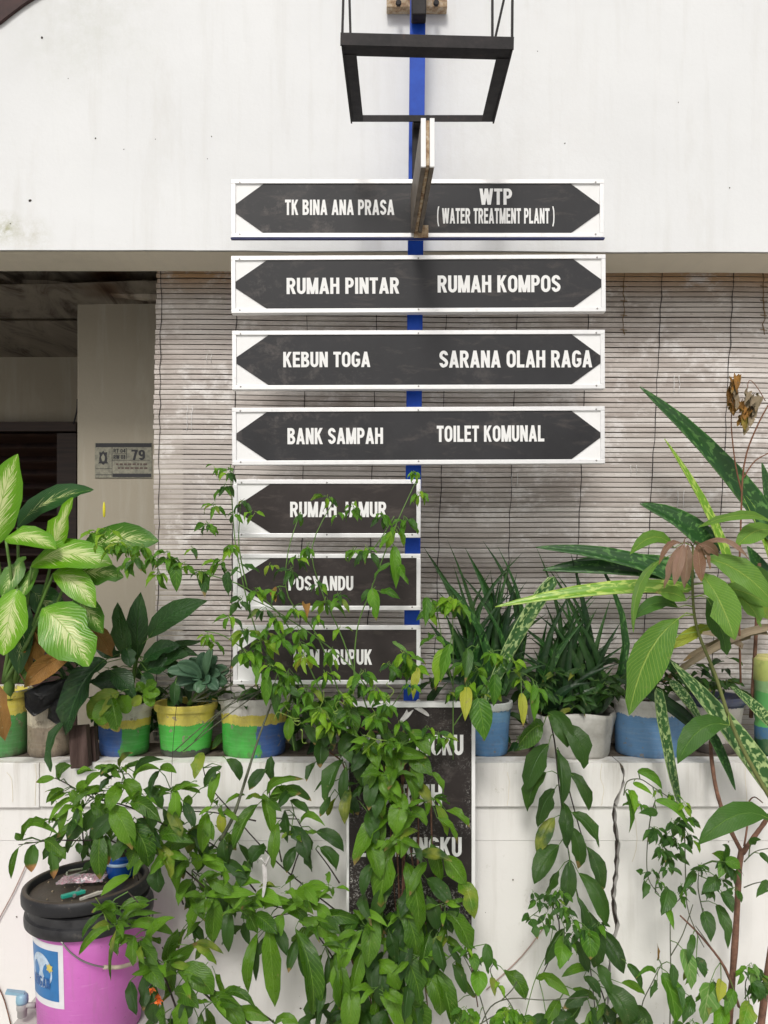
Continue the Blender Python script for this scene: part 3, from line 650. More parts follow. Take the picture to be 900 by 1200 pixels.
# ---------------------------------------------------------------- bamboo blind
YB = 2.44
bl = thing('bamboo_blind', 'rolled-down weathered bamboo blind with grey slats hanging behind the signs', 'blind', (0.3, YB, zz(312, YB)))
XL = xx(184, YB); XR = 1.62; slat_meshes = []
def sagz(x): return .0022*math.sin(x*4+1)+.0008*math.sin(x*11)
pitch = 5.9/900*YB
for k in range(12):
    bm = bmesh.new(); n = 40; rings = []; R_ = random.Random(k)
    for i in range(n+1):
        x = (XR-XL)*i/n; wv = .0005*noise.noise(Vector((x*2.5, k*7.1, 0)))+.0002*noise.noise(Vector((x*14, k*3.3, 5)))-.006*x
        hh = pitch*(.405+.015*noise.noise(Vector((x*5, k, 9)))); t = .0009
        rings.append([bm.verts.new((x, y, wv+sagz(x)+z)) for y, z in ((-t*1.0, -hh), (-t*1.3, -hh*.5), (-t*1.3, hh*.6), (-t*1.0, hh), (t, hh), (t, -hh))])
    for A, B in zip(rings, rings[1:]):
        for q in range(6): bm.faces.new((A[q], B[q], B[(q+1) % 6], A[(q+1) % 6]))
    bm.faces.new(rings[0]); bm.faces.new(rings[-1][::-1]); bmesh.ops.recalc_face_normals(bm, faces=bm.faces)
    me = bpy.data.meshes.new('slat'); bm.to_mesh(me); bm.free(); me.materials.append(MAT['bamboo']); slat_meshes.append(me)
z = zz(306, YB); k = 0
while z > zz(868, YB):
    o = bpy.data.objects.new('slat', slat_meshes[random.randrange(12)]); COL.objects.link(o); o.parent = bl
    fv = (zz(306, YB)-z)
    o.location = Vector((XL-.010*min(1, fv*1.2)-.006*math.sin(fv*4.2)*min(1, fv*2)+random.uniform(-.0025, .0025), YB+random.uniform(-.0004, .0004), z+random.uniform(-.0004, .0004)))-Vector(bl.location)
    o.rotation_euler = (random.uniform(-.03, .03), random.uniform(-.0003, .0003), 0)
    z -= pitch*random.choice((1, 1, 1, .97, 1.03)); k += 1
for k, u in enumerate((189, 278, 361, 443, 525, 609, 692, 777, 861, 944)):
    lean = -3-15*(u-189)/755; pts = [P(u+lean*((v-306)/300)+random.uniform(-1, 1), v, YB-.004) for v in range(306, 870, 14)]
    g = G(); g.tube(pts, .0011, n=4, jit=.3); g.obj('cord', MAT['cord'], bl)
for u in (731, 895):
    g = G(); g.tube([P(u+random.uniform(-1.5, 1.5), v, YB-.005) for v in range(314, 396, 6)], .0013, n=4, jit=.4)
    for v in range(318, 392, 17): g.bar(P(u-4, v, YB-.0045), P(u+4, v+1, YB-.0045), .002, .0015)
    g.obj('twine', MAT['twine'], bl)
for u, v0, v1 in ((790, 440, 465), (795, 575, 600), (740, 545, 560), (242, 415, 428), (219, 475, 510), (600, 555, 575)):
    g = G()
    for du in (0, 6): g.tube([P(u+du+random.uniform(-1, 1), v, YB-.0045) for v in range(v0, v1, 5)], .0008, n=4)
    g.obj('pale_stitching', MAT['signwhite'], bl)

# ---------------------------------------------------------------- pole and signs
YP = 2.13
pole = thing('sign_pole', 'blue painted square steel pole carrying the signs up the wall', 'pole', P(482, 1060, YP))
def pu(v): return 490-(v+40)*8.0/840
g = G(); A, B = P(pu(1090), 1090, YP), P(pu(-80), -80, YP); g.bar(A, B, .042, .036, (0, 1, 0)); g.obj('pole_shaft', MAT['pole'], pole)
g = G(); a, b = P(453, 11, 2.19), P(524, -1, 2.19); g.box((a.x, 2.186, a.z+.004), (b.x, 2.216, a.z+.026), .002); g.obj('fixing_plate', MAT['rust'], pole)
for u in (467, 511):
    g = G(); c = P(u, 5, 2.176); g.tube([c, c+Vector((0, -.01, 0))], .008, n=6); g.obj('bolt', MAT['iron'], pole)
g = G(); g.box((xx(482, 2.1), 2.07, zz(26, 2.1)), (xx(499, 2.1), YP-.022, zz(-60, 2.1)), .003); g.obj('top_bracket', MAT['iron'], pole)
g = G(); g.box((xx(483, 2.1), 2.085, zz(208, 2.1)), (xx(492, 2.1), YP-.0225, zz(146, 2.1)), .002); g.obj('arm_shade_bar', MAT['iron'], pole)  # black bar added for the dark shading of the arm on the pole

def screws(u0, v0, u1, v1, Y, par):
    for u, v in [(u0+10, v0+3.5), (u1-10, v0+3.5), (u0+10, v1-3.5), (u1-10, v1-3.5), ((u0+u1)/2, v0+3.5), ((u0+u1)/2, v1-3.5)]:
        c = P(u, v, Y); g = G(); g.tube([c+Vector((0, .001, 0)), c+Vector((0, -.0016, 0))], .0028, .002, n=8); g.obj('screw', MAT['screw'], par)
def arrow_sign(u0, v0, u1, v1, tipL, inL, tipR, inR, label, texts, Y=2.07, dark='dark', tw=5, under=False, skew=0):
    s = thing('arrow_sign', label, 'sign', P((u0+u1)/2, v1, Y), 'arrow signs on the blue pole')
    w5 = tw; x0, x1, zb, zt = xx(u0, Y), xx(u1, Y), zz(v1, Y), zz(v0, Y); t = w5/900*Y; n0 = set(bpy.data.objects)
    g = G(); g.box((x0+.002, Y+.004, zb+.002), (x1-.002, Y+.018, zt-.002)); g.obj('backing_panel', MAT['signwhite'], s)
    for nm, a, b in (('frame_bar', (x0, Y-.001, zt-t), (x1, Y+.022, zt)), ('frame_bar', (x0, Y-.001, zb), (x1, Y+.022, zb+t)), ('frame_bar', (x0, Y-.0005, zb+t), (x0+t, Y+.021, zt-t)), ('frame_bar', (x1-t, Y-.0005, zb+t), (x1, Y+.021, zt-t))):
        g = G(); g.box(a, b, .0009); g.obj(nm, MAT['alu'], s)
    if under:
        g = G(); g.box((x0-.002, Y+.000, zb-.0030), (x1+.002, Y+.013, zb-.0005)); g.obj('blue_rail', MAT['navy'], s)
    vm = (v0+v1)/2; a0, a1 = v0+w5-1, v1-w5+.5
    def pt(u, v): p = P(u, v, Y); return (p.x, p.z)
    def cut(uc, vc, du, dv, d1): return None
    if tipR: poly = [pt(tipL, vm+3), pt(tipL, vm-3), pt(inL, a0), pt(inR, a0), pt(tipR, vm-3), pt(tipR, vm+3), pt(inR, a1), pt(inL, a1)]
    else: poly = [pt(tipL, vm+3), pt(tipL, vm-3), pt(inL, a0), pt(u1-w5+.3, a0), pt(u1-w5+.3, a1), pt(inL, a1)]
    g = G(); g.prism(poly, Y+.0022, Y+.0045); g.obj('arrow_panel', MAT[dark], s)
    for txt, box in texts: lettering(txt, box, Y+.0018, MAT['letter'], s, bold=.018, dx=.055)
    screws(u0, v0, u1, v1, Y-.001, s)
    if skew:
        R_ = Matrix.Rotation(math.radians(skew), 4, 'Y'); s.rotation_euler = (0, math.radians(skew), 0)
    return s
arrow_sign(271, 210, 708, 278, 273, 310, 705, 668, 'topmost double arrow sign, reading TK BINA ANA PRASA and WTP', [('TK BINA ANA PRASA', (334, 234, 462, 252)), ('WTP', (562, 221, 600, 240)), ('( WATER TREATMENT PLANT )', (512, 244, 650, 262))], Y=2.05, under=True)
arrow_sign(271, 299, 710, 366, 275, 314, 707, 671, 'second double arrow sign from the top, reading RUMAH PINTAR and RUMAH KOMPOS', [('RUMAH PINTAR', (336, 325, 468, 344)), ('RUMAH KOMPOS', (513, 323, 657, 343))], skew=-.25)
arrow_sign(272, 387, 709, 456, 276, 316, 706, 669, 'third double arrow sign from the top, reading KEBUN TOGA and SARANA OLAH RAGA', [('KEBUN TOGA', (332, 412, 434, 430)), ('SARANA OLAH RAGA', (515, 411, 694, 431))], skew=-.15, dark='dark')
arrow_sign(272, 477, 709, 544, 276, 314, 704, 669, 'fourth double arrow sign from the top, reading BANK SAMPAH and TOILET KOMUNAL', [('BANK SAMPAH', (337, 501, 449, 520)), ('TOILET KOMUNAL', (512, 499, 638, 518))], skew=-.25)
arrow_sign(273, 562, 493, 630, 277, 318, 0, 0, 'short left arrow sign reading RUMAH JAMUR, topmost of the three short ones', [('RUMAH JAMUR', (340, 588, 453, 606))], dark='darkb')
arrow_sign(273, 649, 493, 715, 277, 318, 0, 0, 'short left arrow sign reading POSYANDU, middle of the three short ones', [('POSYANDU', (338, 675, 414, 692))], dark='darkb')
arrow_sign(273, 733, 493, 802, 277, 318, 0, 0, 'short left arrow sign reading UKM KRUPUK, lowest of the three behind the chilli plant', [('UKM KRUPUK', (344, 761, 436, 779))], dark='darkb')
# tall board
YT = 2.088
tb = thing('tall_board', 'tall scuffed black board reading KAMPUNGKU BERSIH LINGKUNGKU standing in front of the wall', 'sign', P(482, 1086, YT))
x0, x1, zb, zt = xx(406, YT), xx(557, YT), zz(1092, YT), zz(823, YT); t = .010
g = G(); g.box((x0+.002, YT+.004, zb+.002), (x1-.002, YT+.018, zt-.002)); g.obj('board_panel', MAT['worn'], tb)
for a, b in (((x0, YT-.001, zt-.014), (x1, YT+.021, zt)), ((x0, YT-.001, zb), (x1, YT+.021, zb+t)), ((x0, YT-.0005, zb+t), (x0+.007, YT+.020, zt-.014)), ((x1-.010, YT-.0005, zb+t), (x1, YT+.020, zt-.014))):
    g = G(); g.box(a, b, .0009); g.obj('frame_bar', MAT['signwhite'], tb)
for txt, box in (('KAMPUNGKU', (424, 861, 543, 885)), ('BERSIH', (443, 919, 518, 944)), ('LINGKUNGKU', (419, 981, 541, 1004))): lettering(txt, box, YT+.0036, MAT['letter'], tb, bold=.012, dx=.05)

# sign set square to the wall, seen edge-on
es = thing('edge_on_sign', 'narrow sign set square to the wall, seen edge-on with two white panels and rust between', 'sign', P(497, 275, 2.04))
def slab(ua, ub, name, mat, va=139, vb=196, wob=0):
    Y1, Y2 = 1.70, 2.04; g = G(); xs0 = (xx(ua, Y1), xx(ub, Y1)); z0, z1 = zz(vb, Y1), zz(va, Y1); dx = -.011
    f = [(xs0[0], Y1, z0), (xs0[1], Y1, z0), (xs0[1], Y1, z1), (xs0[0], Y1, z1)]; b = [(x+dx+.0, Y2, z) for x, y, z in f]
    v_ = [g.bm.verts.new(p) for p in f+b]
    for q in ((0, 1, 2, 3), (7, 6, 5, 4), (0, 4, 5, 1), (1, 5, 6, 2), (2, 6, 7, 3), (3, 7, 4, 0)): g.bm.faces.new([v_[i] for i in q])
    bmesh.ops.bevel(g.bm, geom=list(g.bm.edges), offset=.0007, segments=1, affect='EDGES'); g.obj(name, mat, es)
slab(493.4, 498.8, 'sign_panel', MAT['edge'], 139.5, 195.5); slab(503.8, 509.0, 'sign_panel', MAT['edge'], 139.5, 195.5); slab(499.2, 503.4, 'rusty_core', MAT['rust'], 141, 194)
for ua, ub in ((493.2, 499.0), (503.6, 509.2)):
    g = G(); g.box((xx(ua, 1.699), 1.6965, zz(196, 1.699)), (xx(ub, 1.699), 1.7015, zz(139, 1.699)), .0006); g.obj('white_end_trim', MAT['signwhite'], es)
g = G(); g.box((xx(485, 2.043), 2.041, zz(278, 2.043)), (xx(502, 2.043), 2.048, zz(264, 2.043)), .001); g.obj('end_plate', MAT['rust'], es)

# black angle iron frame above
fr = thing('lamp_frame', 'black angle iron box frame jutting out above the topmost sign', 'frame', P(492, 100, 2.0))
Yn, Yf = 1.75, 2.055; zf = H+1.19
A, B, C_, D = P(401, 47, Yn), P(600, 60, Yn), P(412, 139, Yf), P(578, 144, Yf)
A.z = B.z = C_.z = D.z = zf; A.z = zf+.004; B.z = zf-.006
iron = MAT['iron']
def fbar(p, q, w_, h_, name='frame_bar', up=(0, 0, 1)): g = G(); g.bar(p, q, w_, h_, up); return g.obj(name, iron, fr)
fbar(A+Vector((-.004, 0, 0)), B+Vector((.004, 0, 0)), .004, .028); fbar(A+Vector((0, .019, -.0125)), B+Vector((0, .019, -.0125)), .034, .003)
fbar(C_, D, .004, .016); 
fbar(A+Vector((.016, .03, -.014)), C_+Vector((.016, -.001, -.0075)), .031, .003); fbar(B+Vector((-.016, .03, -.0135)), D+Vector((-.016, -.001, -.0075)), .031, .003)
fbar(A+Vector((0, .002, -.001)), C_+Vector((0, -.002, 0)), .004, .03); fbar(B+Vector((0, .002, -.001)), D+Vector((0, -.002, 0)), .004, .03)
for p, q in (((401, 46), (404, -60)), ((411, 52), (408, -60)), ((600, 58), (601, -60)), ((577, 56), (577, -60)), ((578, 55), (604, -60))):
    g = G(); g.bar(P(p[0], p[1], Yn+.01), P(q[0], q[1], Yn+.012), .0055, .005, (0, 1, 0)); g.obj('upright_rod', iron, fr)
g = G(); g.bar(Vector((xx(489, Yf), Yf+.004, zf)), Vector((xx(489, Yf), YP-.0225, zf)), .02, .02); g.obj('arm', iron, fr)

# white cloth tie
ti = thing('cloth_tie', 'dirty white plastic strip knotted on top of the tall black board', 'tie', P(483, 832, 2.10))
def ribbon(pts, w_, mat, par, name, nrm=Vector((0, -1, .3))):
    pp = smooth_path(pts, 4); v_, uv, fs = leaf_geo(pp, nrm, w_, 'strap', .3, .1, 9); o = pyobj(name, v_, fs, mat, par, True); md = o.modifiers.new('t', 'SOLIDIFY'); md.thickness = .0008; return o
m = M('dirty_white_plastic', .5); a = m.noise(m.pos(), 60, 5); m.col(m.ramp(a, (.3, (.42, .40, .38)), (.7, (.62, .61, .6)))); MAT['strip'] = m.m
ribbon([P(484, 826, 2.10), P(477, 838, 2.09), P(469, 846, 2.09)], .016, MAT['strip'], ti, 'strip_end'); ribbon([P(482, 825, 2.10), P(492, 831, 2.09), P(503, 839, 2.09)], .013, MAT['strip'], ti, 'strip_end'); ribbon([P(492, 820, 2.1), P(485, 827, 2.09), P(472, 822, 2.10)], .012, MAT['strip'], ti, 'knot')
ti2 = thing('string_tie', 'white string knotted round twigs, its end dangling below the ledge', 'tie', P(307, 1010, 2.0))
ribbon([P(309, 1012, 1.99), P(311, 1028, 1.985), P(308, 1052, 1.985)], .011, MAT['strip'], ti2, 'string_end')
g = G(); g.tube(smooth_path([P(302, 1010, 1.99), P(306, 1006, 1.98), P(311, 1011, 1.985), P(316, 1003, 1.985), P(311, 1014, 1.985)]), .003, n=5); g.obj('knot', MAT['strip'], ti2)
g = G(); g.tube(smooth_path([P(316, 1003, 1.985), P(320, 990, 1.99)]), .0012, n=5); g.obj('string_end', MAT['strip'], ti2)

# ---------------------------------------------------------------- number plate
npl = thing('number_plate', 'grimy house number plate reading 79 on the shaded pillar', 'number plate', P(144, 560, YC))
Yn_ = YC-.004; g = G(); g.box((xx(111, Yn_), Yn_, zz(560, Yn_)), (xx(178, Yn_), YC+.001, zz(519, Yn_)), .0008); g.obj('plate', MAT['plate'], npl)
def pbar(u0, v0, u1, v1, name, mat=MAT['black'], dy=.0006):
    Y_ = Yn_-dy; g = G(); g.box((xx(u0, Y_), Y_, zz(v1, Y_)), (xx(u1, Y_), Yn_-.0001, zz(v0, Y_))); g.obj(name, mat, npl)
pbar(112, 519.4, 177.5, 524, 'dark_band'); pbar(132, 555, 177, 559, 'dark_band'); pbar(131, 524, 131.5, 559, 'rule'); pbar(112, 549, 131, 549.5, 'rule'); pbar(112, 556, 131, 556.6, 'rule'); pbar(148, 525, 148.5, 538, 'rule'); pbar(132, 531.5, 148, 531.9, 'rule'); pbar(131, 539, 176, 539.5, 'rule')
em = [(0, 1), (.25, .75), (.75, .8), (.65, .3), (.75, -.1), (.7, -.55), (.95, -.8), (.3, -.8), (0, -1), (-.3, -.8), (-.95, -.8), (-.7, -.55), (-.75, -.1), (-.65, .3), (-.75, .8), (-.25, .75)]
g = G(); c = P(121, 536.5, Yn_); g.prism([(c.x+x*.019, c.z+z*.025) for x, z in em], Yn_-.0008, Yn_-.0001); g.obj('emblem', MAT['black'], npl)
g = G(); g.prism([(c.x+x*.009, c.z+z*.014) for x, z in ((0, 1), (.8, .2), (.4, -.9), (-.4, -.9), (-.8, .2))], Yn_-.0013, Yn_-.0009); g.obj('emblem_centre', MAT['plate'], npl)
lettering('79', (154, 527, 170, 539), Yn_-.0006, MAT['black'], npl, dx=.04, bold=.02); lettering('RT 04', (133, 526, 147, 530.5), Yn_-.0006, MAT['black'], npl); lettering('RW 08', (133, 533, 147, 538), Yn_-.0006, MAT['black'], npl)
R_ = random.Random(3)
for v, u0, u1 in ((544, 136, 172), (548.5, 138, 170)):
    u = u0
    while u < u1: l = R_.uniform(2, 5); pbar(u, v-1, u+l, v+1, 'print_mark', MAT['redprint']); u += l+1.5

# ================================================================= POTS
def pot(c, rt, rb, h, mat, label, rim=.006, thin=False, name='plant_pot', n=40, squash=1, cat='pot', lip=True, group='plant pots on the ledge', oval=1):
    e = thing(name, label, cat, c, group); c = Vector(c)
    pr = [(rb*.85, .001), (rb, .002), (rb+.003, .012), (rb+(rt-rb)*.5, h*.5), (rt-.002, h-.022)]
    if lip: pr += [(rt+rim*.6, h-.021), (rt+rim, h-.014), (rt+rim, h-.002), (rt+rim*.5, h)]
    else: pr += [(rt, h-.003), (rt-.001, h)]
    pr += [(rt-.006, h-.001), (rt-.007, h-.025), (rt-.010, h-.03)]
    g = G(); g.lathe(pr, c, n); 
    for v in g.bm.verts: v.co.y = c.y+(v.co.y-c.y)*oval
    o = g.obj('pot_body', mat, e, sharp=.7)
    g = G(); prs = [(.001, h-.018), (rt*.5, h-.016), (rt-.008, h-.024)]
    g.lathe(prs, c, 20, .004)
    for v in g.bm.verts: v.co.y = c.y+(v.co.y-c.y)*oval
    g.obj('soil', MAT['soil'], e); return e
def pc(u, Y=2.315): return Vector((xx(u, Y), Y, ZL))
W_ = (.66, .64, .58); YL = (.70, .60, .10); GR = (.06, .42, .05); BL = (.035, .12, .38); LB = (.13, .28, .50)
def hz(v0, Y=2.23): return zz(v0, Y)-ZL
pot(pc(-2, 2.31), .092, .085, hz(812), pot_mat('pot_paint_a', [(0, (.08, .30, .08)), (.125, YL), (.19, W_)], None, 0, .7, 1), 'blue and green painted pot at the left edge under the cream-centred leaves', oval=.9)
o = pot(pc(298, 2.315), .102, .090, hz(820), pot_mat('pot_paint_d', [(0, (.06, .46, .06)), (.098, YL), (.128, (.72, .70, .66))], BL, .028, .45, 4), 'green, blue and yellow painted pot with white rim below the lowest arrow sign', oval=.9)
pot(pc(146, 2.315), .082, .068, hz(828), pot_mat('pot_paint_b', [(0, BL), (.085, YL), (.11, W_)], (.06, .36, .06), .008, .5, 2), 'small blue and green painted pot with yellow patches under the dark broad leaves', oval=.95)
pot(pc(218, 2.31), .088, .070, hz(828), pot_mat('pot_paint_c', [(0, (.05, .07, .05)), (.022, (.07, .46, .06)), (.098, YL)], None, 0, .4, 3), 'bright green pot with a yellow rim holding the grey-green succulent', oval=.95)
pot(pc(571, 2.31), .072, .058, hz(826), pot_mat('pot_paint_e', [(0, (.10, .26, .50)), (.10, (.13, .30, .50)), (.135, (.55, .58, .56))], None, 0, .3, 5), 'pale blue pot standing right behind the tall black board', rim=.004, oval=.95)
pot(pc(761, 2.315), .106, .098, hz(822), pot_mat('pot_paint_f', [(0, LB), (.122, (.68, .66, .62))], None, 0, .3, 6), 'wide blue pot with a white rim right of the grey sack', rim=.003, oval=.85)
pot(pc(838, 2.34), .085, .062, hz(822), pot_mat('pot_paint_g', [(0, (.10, .085, .08)), (.03, (.42, .39, .36)), (.14, (.05, .06, .11))], None, 0, .6, 7), 'pale grey pot with a dark rim behind the brown stem', rim=.008, oval=.9)
pot(pc(59, 2.30), .066, .060, hz(826), pot_mat('pot_paint_h', [(0, (.36, .29, .21)), (.09, (.62, .55, .42))], None, 0, .8, 8), 'stained cream pot half covered by black plastic at the left', rim=.002, oval=.95)
# sack-like planter, soft and creased
e = thing('grow_bag', 'creased grey-white grow bag full of dark spiky leaves', 'planter', pc(670, 2.31), 'plant pots on the ledge'); c = pc(670, 2.31); h = hz(838)
g = G(); nn = 64; rings = []
for fz, rr in ((0, .094), (.02, .106), (.1, .110), (.35, .114), (.65, .120), (.9, .124), (1, .122), (1.0, .116), (.88, .112)):
    ring = []
    for k in range(nn):
        a = 2*PI*k/nn; cr_ = .004*math.sin(a*5+1)+.003*math.sin(a*11+fz*2)+.004*noise.noise(Vector((math.cos(a)*2, math.sin(a)*2, fz*3))); r = rr+cr_*(.4+fz)
        x = math.copysign(abs(math.cos(a))**.8, math.cos(a)); y = math.copysign(abs(math.sin(a))**.8, math.sin(a))
        ring.append(g.bm.verts.new(c+Vector((x*r, y*r*.82, fz*h+.006*math.sin(a*3)*fz))))
    rings.append(ring)
for A, B in zip(rings, rings[1:]):
    for k in range(nn): g.bm.faces.new([A[k], A[(k+1) % nn], B[(k+1) % nn], B[k]]).smooth = True
g.bm.faces.new(rings[0][::-1]); m = M('dirty_white_grow_bag', .6); a = m.noise(m.pos(), 9, 7, .65); b = m.noise(m.pos(), 60, 5)
m.col(m.mix(m.ramp(b, (.6, 0), (.75, .4)), m.ramp(a, (.3, (.26, .25, .22)), (.6, (.46, .45, .42)), (.8, (.40, .34, .26))), (.2, .17, .12))).bump(a, .4, .01); g.obj('bag_wall', m.m, e)
g = G(); g.lathe([(.001, h-.02), (.08, h-.022), (.108, h-.03)], c, 24, .004, .82); g.obj('soil', MAT['soil'], e)
# plastic bottle at the right edge
bt = thing('plastic_bottle', 'green and yellow painted plastic bottle standing at the right edge', 'bottle', Vector((xx(903, 2.3), 2.3, ZL)))
m = M('painted_bottle_plastic', .35); zc = m.sep(m.coord())[2]; nz = m.math('ADD', zc, m.math('MULTIPLY', m.noise(m.coord(), 20, 4), .03))
k = m.ramp(nz, (.0, (.03, .12, .05)), (.06, (.06, .16, .30)), (.10, (.12, .42, .12)), (.20, (.28, .48, .22)), (.235, (.42, .48, .14)), (.30, (.55, .52, .20)), interp='CONSTANT')
m.col(m.mix(m.ramp(m.noise(m.coord(), 50, 6), (.5, 0), (.7, .4)), k, (.18, .22, .09)))
g = G(); g.lathe([(.040, 0), (.045, .006), (.045, .09), (.042, .10), (.045, .11), (.045, .215), (.049, .225), (.050, .285), (.044, .295), (.040, .29)], Vector((xx(903, 2.3), 2.3, ZL)), 28); g.obj('bottle_body', m.m, bt)
# black plastic and wooden block
bp = thing('black_plastic', 'crumpled black plastic sheet draped over the cream pot', 'plastic sheet', P(55, 830, 2.2))
m = M('black_plastic_film', .35); a = m.noise(m.pos(), 12, 5, .6); m.col(m.ramp(a, (.3, (.006, .006, .007)), (.7, (.03, .03, .032)))).bump(a, .6, .015); MAT['film'] = m.m
def flap(pts, par, seed, Y=2.20):
    g = G(); c = sum((P(u, v, Y) for u, v in pts), Vector())/len(pts); outer = [P(u, v, Y+.012*noise.noise(Vector((u*.1, v*.1, seed)))) for u, v in smooth2(pts)]
    rings = [[g.bm.verts.new(c.lerp(p, f)+Vector((0, -.02*(1-f*f)+.010*noise.noise(p*20+Vector((f*3, seed, 0))), .004*noise.noise(p*30+Vector((0, f, seed)))))) for p in outer] for f in (1, .75, .45, .15)]
    n = len(outer)
    for A, B in zip(rings, rings[1:]):
        for k in range(n): g.bm.faces.new([A[k], A[(k+1) % n], B[(k+1) % n], B[k]]).smooth = True
    g.bm.faces.new(rings[-1]); bmesh.ops.solidify(g.bm, geom=list(g.bm.faces), thickness=.002); g.obj('plastic_flap', MAT['film'], par)
def smooth2(pts):
    n = len(pts); out = []
    for i in range(n):
        a, b = pts[i], pts[(i+1) % n]
        for t in (0, .33, .66): out.append((a[0]+(b[0]-a[0])*t, a[1]+(b[1]-a[1])*t))
    return out
flap([(28, 812), (50, 800), (78, 795), (80, 812), (62, 826), (40, 840), (30, 828)], bp, 1); flap([(58, 822), (76, 808), (88, 818), (84, 850), (66, 848), (55, 842)], bp, 4, 2.21)
m = M('dark_weathered_timber', .85, .2); a = m.noise(m.mp(m.coord(), (40, 40, 4)), 1, 5, .6); m.col(m.ramp(a, (.3, (.035, .02, .017)), (.7, (.12, .08, .07)))).bump(a, .6, .004)
wb = thing('timber_block', 'two short dark timber offcuts standing on end beside the blue pot', 'timber', Vector((xx(102, 2.2), 2.2, ZL)))
for u0, u1, v0, v1, Y in ((84, 105, 850, 899, 2.18), (106, 114, 852, 893, 2.215)):
    g = G(); a, b = P((u0+u1)/2-2, v0, Y), P((u0+u1)/2+1, v1, Y-.01 if u0 < 100 else Y); g.bar(a, b, (u1-u0)/900*Y, .03, (0, 1, 0)); bmesh.ops.bevel(g.bm, geom=list(g.bm.edges), offset=.002, segments=1, affect='EDGES'); g.obj('timber_piece', m.m, wb)

# ================================================================= BUCKET
YK = 2.0; cb = Vector((xx(106, YK), YK, zz(1030, YK)))
plinth = thing('concrete_block', 'grey concrete block under the pink bucket', 'block', (cb.x, YK, 0))
zb = cb.z-.372
g = G(); g.box((cb.x-.2, YK-.2, 0), (cb.x+.2, YK+.18, zb-.001), .006); g.obj('block_body', MAT['ground'], plinth)
bk = thing('bucket', 'pink plastic bucket with black lid and blue label by the wall', 'bucket', (cb.x, cb.y, zb))
m = M('pink_plastic', .32, .5); a = m.noise(m.pos(), 10, 6, .6); b = m.noise(m.pos(), 70, 5, .7)
k = m.ramp(a, (.3, (.60, .14, .51)), (.7, (.68, .19, .59))); k = m.mix(m.ramp(b, (.62, 0), (.74, .6)), k, (.35, .12, .28)); sc_ = m.noise(m.mp(m.pos(), (2, 2, 30), (5, 0, 0)), 6, 6, .7); k = m.mix(m.ramp(sc_, (.60, 0), (.74, .55)), k, (.80, .42, .72)); dr = m.noise(m.mp(m.pos(), (8, 8, 1)), 5, 6, .7); k = m.mix(m.ramp(dr, (.56, 0), (.8, .5)), k, (.42, .20, .32)); m.col(k).bump(a, .1, .002); m.rough(m.ramp(sc_, (.4, .3), (.7, .6)))
g = G(); g.lathe([(.122, 0), (.126, .004), (.137, .25), (.140, .30), (.140, .315)], (cb.x, cb.y, zb), 64); g.obj('bucket_body', m.m, bk, sharp=.8)
mb = M('black_bucket_plastic', .42, .5); a = mb.noise(mb.pos(), 25, 6, .65); mb.col(mb.ramp(a, (.35, (.012, .012, .014)), (.6, (.03, .03, .032)), (.78, (.11, .10, .09)))); mb.bump(a, .15, .002); mb.rough(mb.ramp(a, (.4, .35), (.6, .6)))
zl = .372
tilt = Matrix.Rotation(math.radians(2.5), 4, 'Y')
g = G(); g.lathe([(.139, .286-.004), (.155, .283), (.158, .286), (.159, .300), (.157, .310), (.150, .313), (.149, .318), (.1485, .332)], (cb.x, cb.y, zb), 64); g.obj('rim_band', mb.m, bk, sharp=.9)
g = G(); g.lathe([(.1475, .333), (.156, .334), (.158, .338), (.1585, .356), (.156, .366), (.150, .3695), (.1445, .368), (.141, .362), (.139, .350), (.10, .349), (.03, .350), (.001, .350)], (cb.x, cb.y, zb), 64)
ml = M('dusty_black_lid_plastic', .5, .4); a = ml.noise(ml.pos(), 22, 8, .7); a2_ = ml.noise(ml.pos(), 90, 6, .7); up_ = ml.sep(ml.n('NewGeometry').outputs['Normal'])[2]; flat = ml.ramp(up_, (.6, 0), (.9, 1))
k = ml.mix(ml.math('MULTIPLY', flat, ml.ramp(a, (.25, .35), (.65, 1))), (.016, .016, .018), (.085, .065, .048)); k = ml.mix(ml.ramp(a2_, (.62, 0), (.74, .6)), k, (.20, .17, .14)); ml.col(k).bump(a2_, .3, .002)
lid = g.obj('lid', ml.m, bk, sharp=.9)
lid.rotation_euler = (math.radians(-1.5), math.radians(-2), 0)
def cyl(a, z, r=None):
    zz_ = z-zb; R0 = .126+(zz_/.25)*.011 if r is None else r
    return Vector((cb.x+math.sin(a)*R0, cb.y-math.cos(a)*R0, z))
def patch(a0, a1, zlo, zhi, off, name, mat, par, fn=None):
    n, mrows = 14, 6; v_ = []; fs = []
    for j in range(mrows+1):
        for i in range(n+1):
            a = a0+(a1-a0)*i/n; z = zlo+(zhi-zlo)*j/mrows; v_.append(cyl(a, z, .126+((z-zb)/.25)*.011+off))
    for j in range(mrows):
        for i in range(n): q = j*(n+1)+i; fs.append((q, q+1, q+n+2, q+n+1))
    return pyobj(name, v_, fs, mat, par, True)
lab = patch(math.radians(-60), math.radians(-6), zz(1180, YK-.12), zz(1104, YK-.12), .0006, 'label', simple('white_label_paper', (.72, .72, .74), .4, .05), bk)
patch(math.radians(-57), math.radians(-11.5), zz(1172, YK-.12), zz(1112, YK-.12), .0011, 'blue_print', simple('blue_label_print', (.03, .17, .42), .4, .1), lab)
def cpoly(pts, off, name, mat):
    c = (sum(p[0] for p in pts)/len(pts), sum(p[1] for p in pts)/len(pts)); v_ = [cyl(c[0], c[1], .126+((c[1]-zb)/.25)*.011+off+.0002)]+[cyl(a, z, .126+((z-zb)/.25)*.011+off) for a, z in pts]
    return pyobj(name, v_, [(0, i+1, (i+1) % len(pts)+1) for i in range(len(pts))], mat, lab)
def LZ(v): return zz(v, YK-.12)
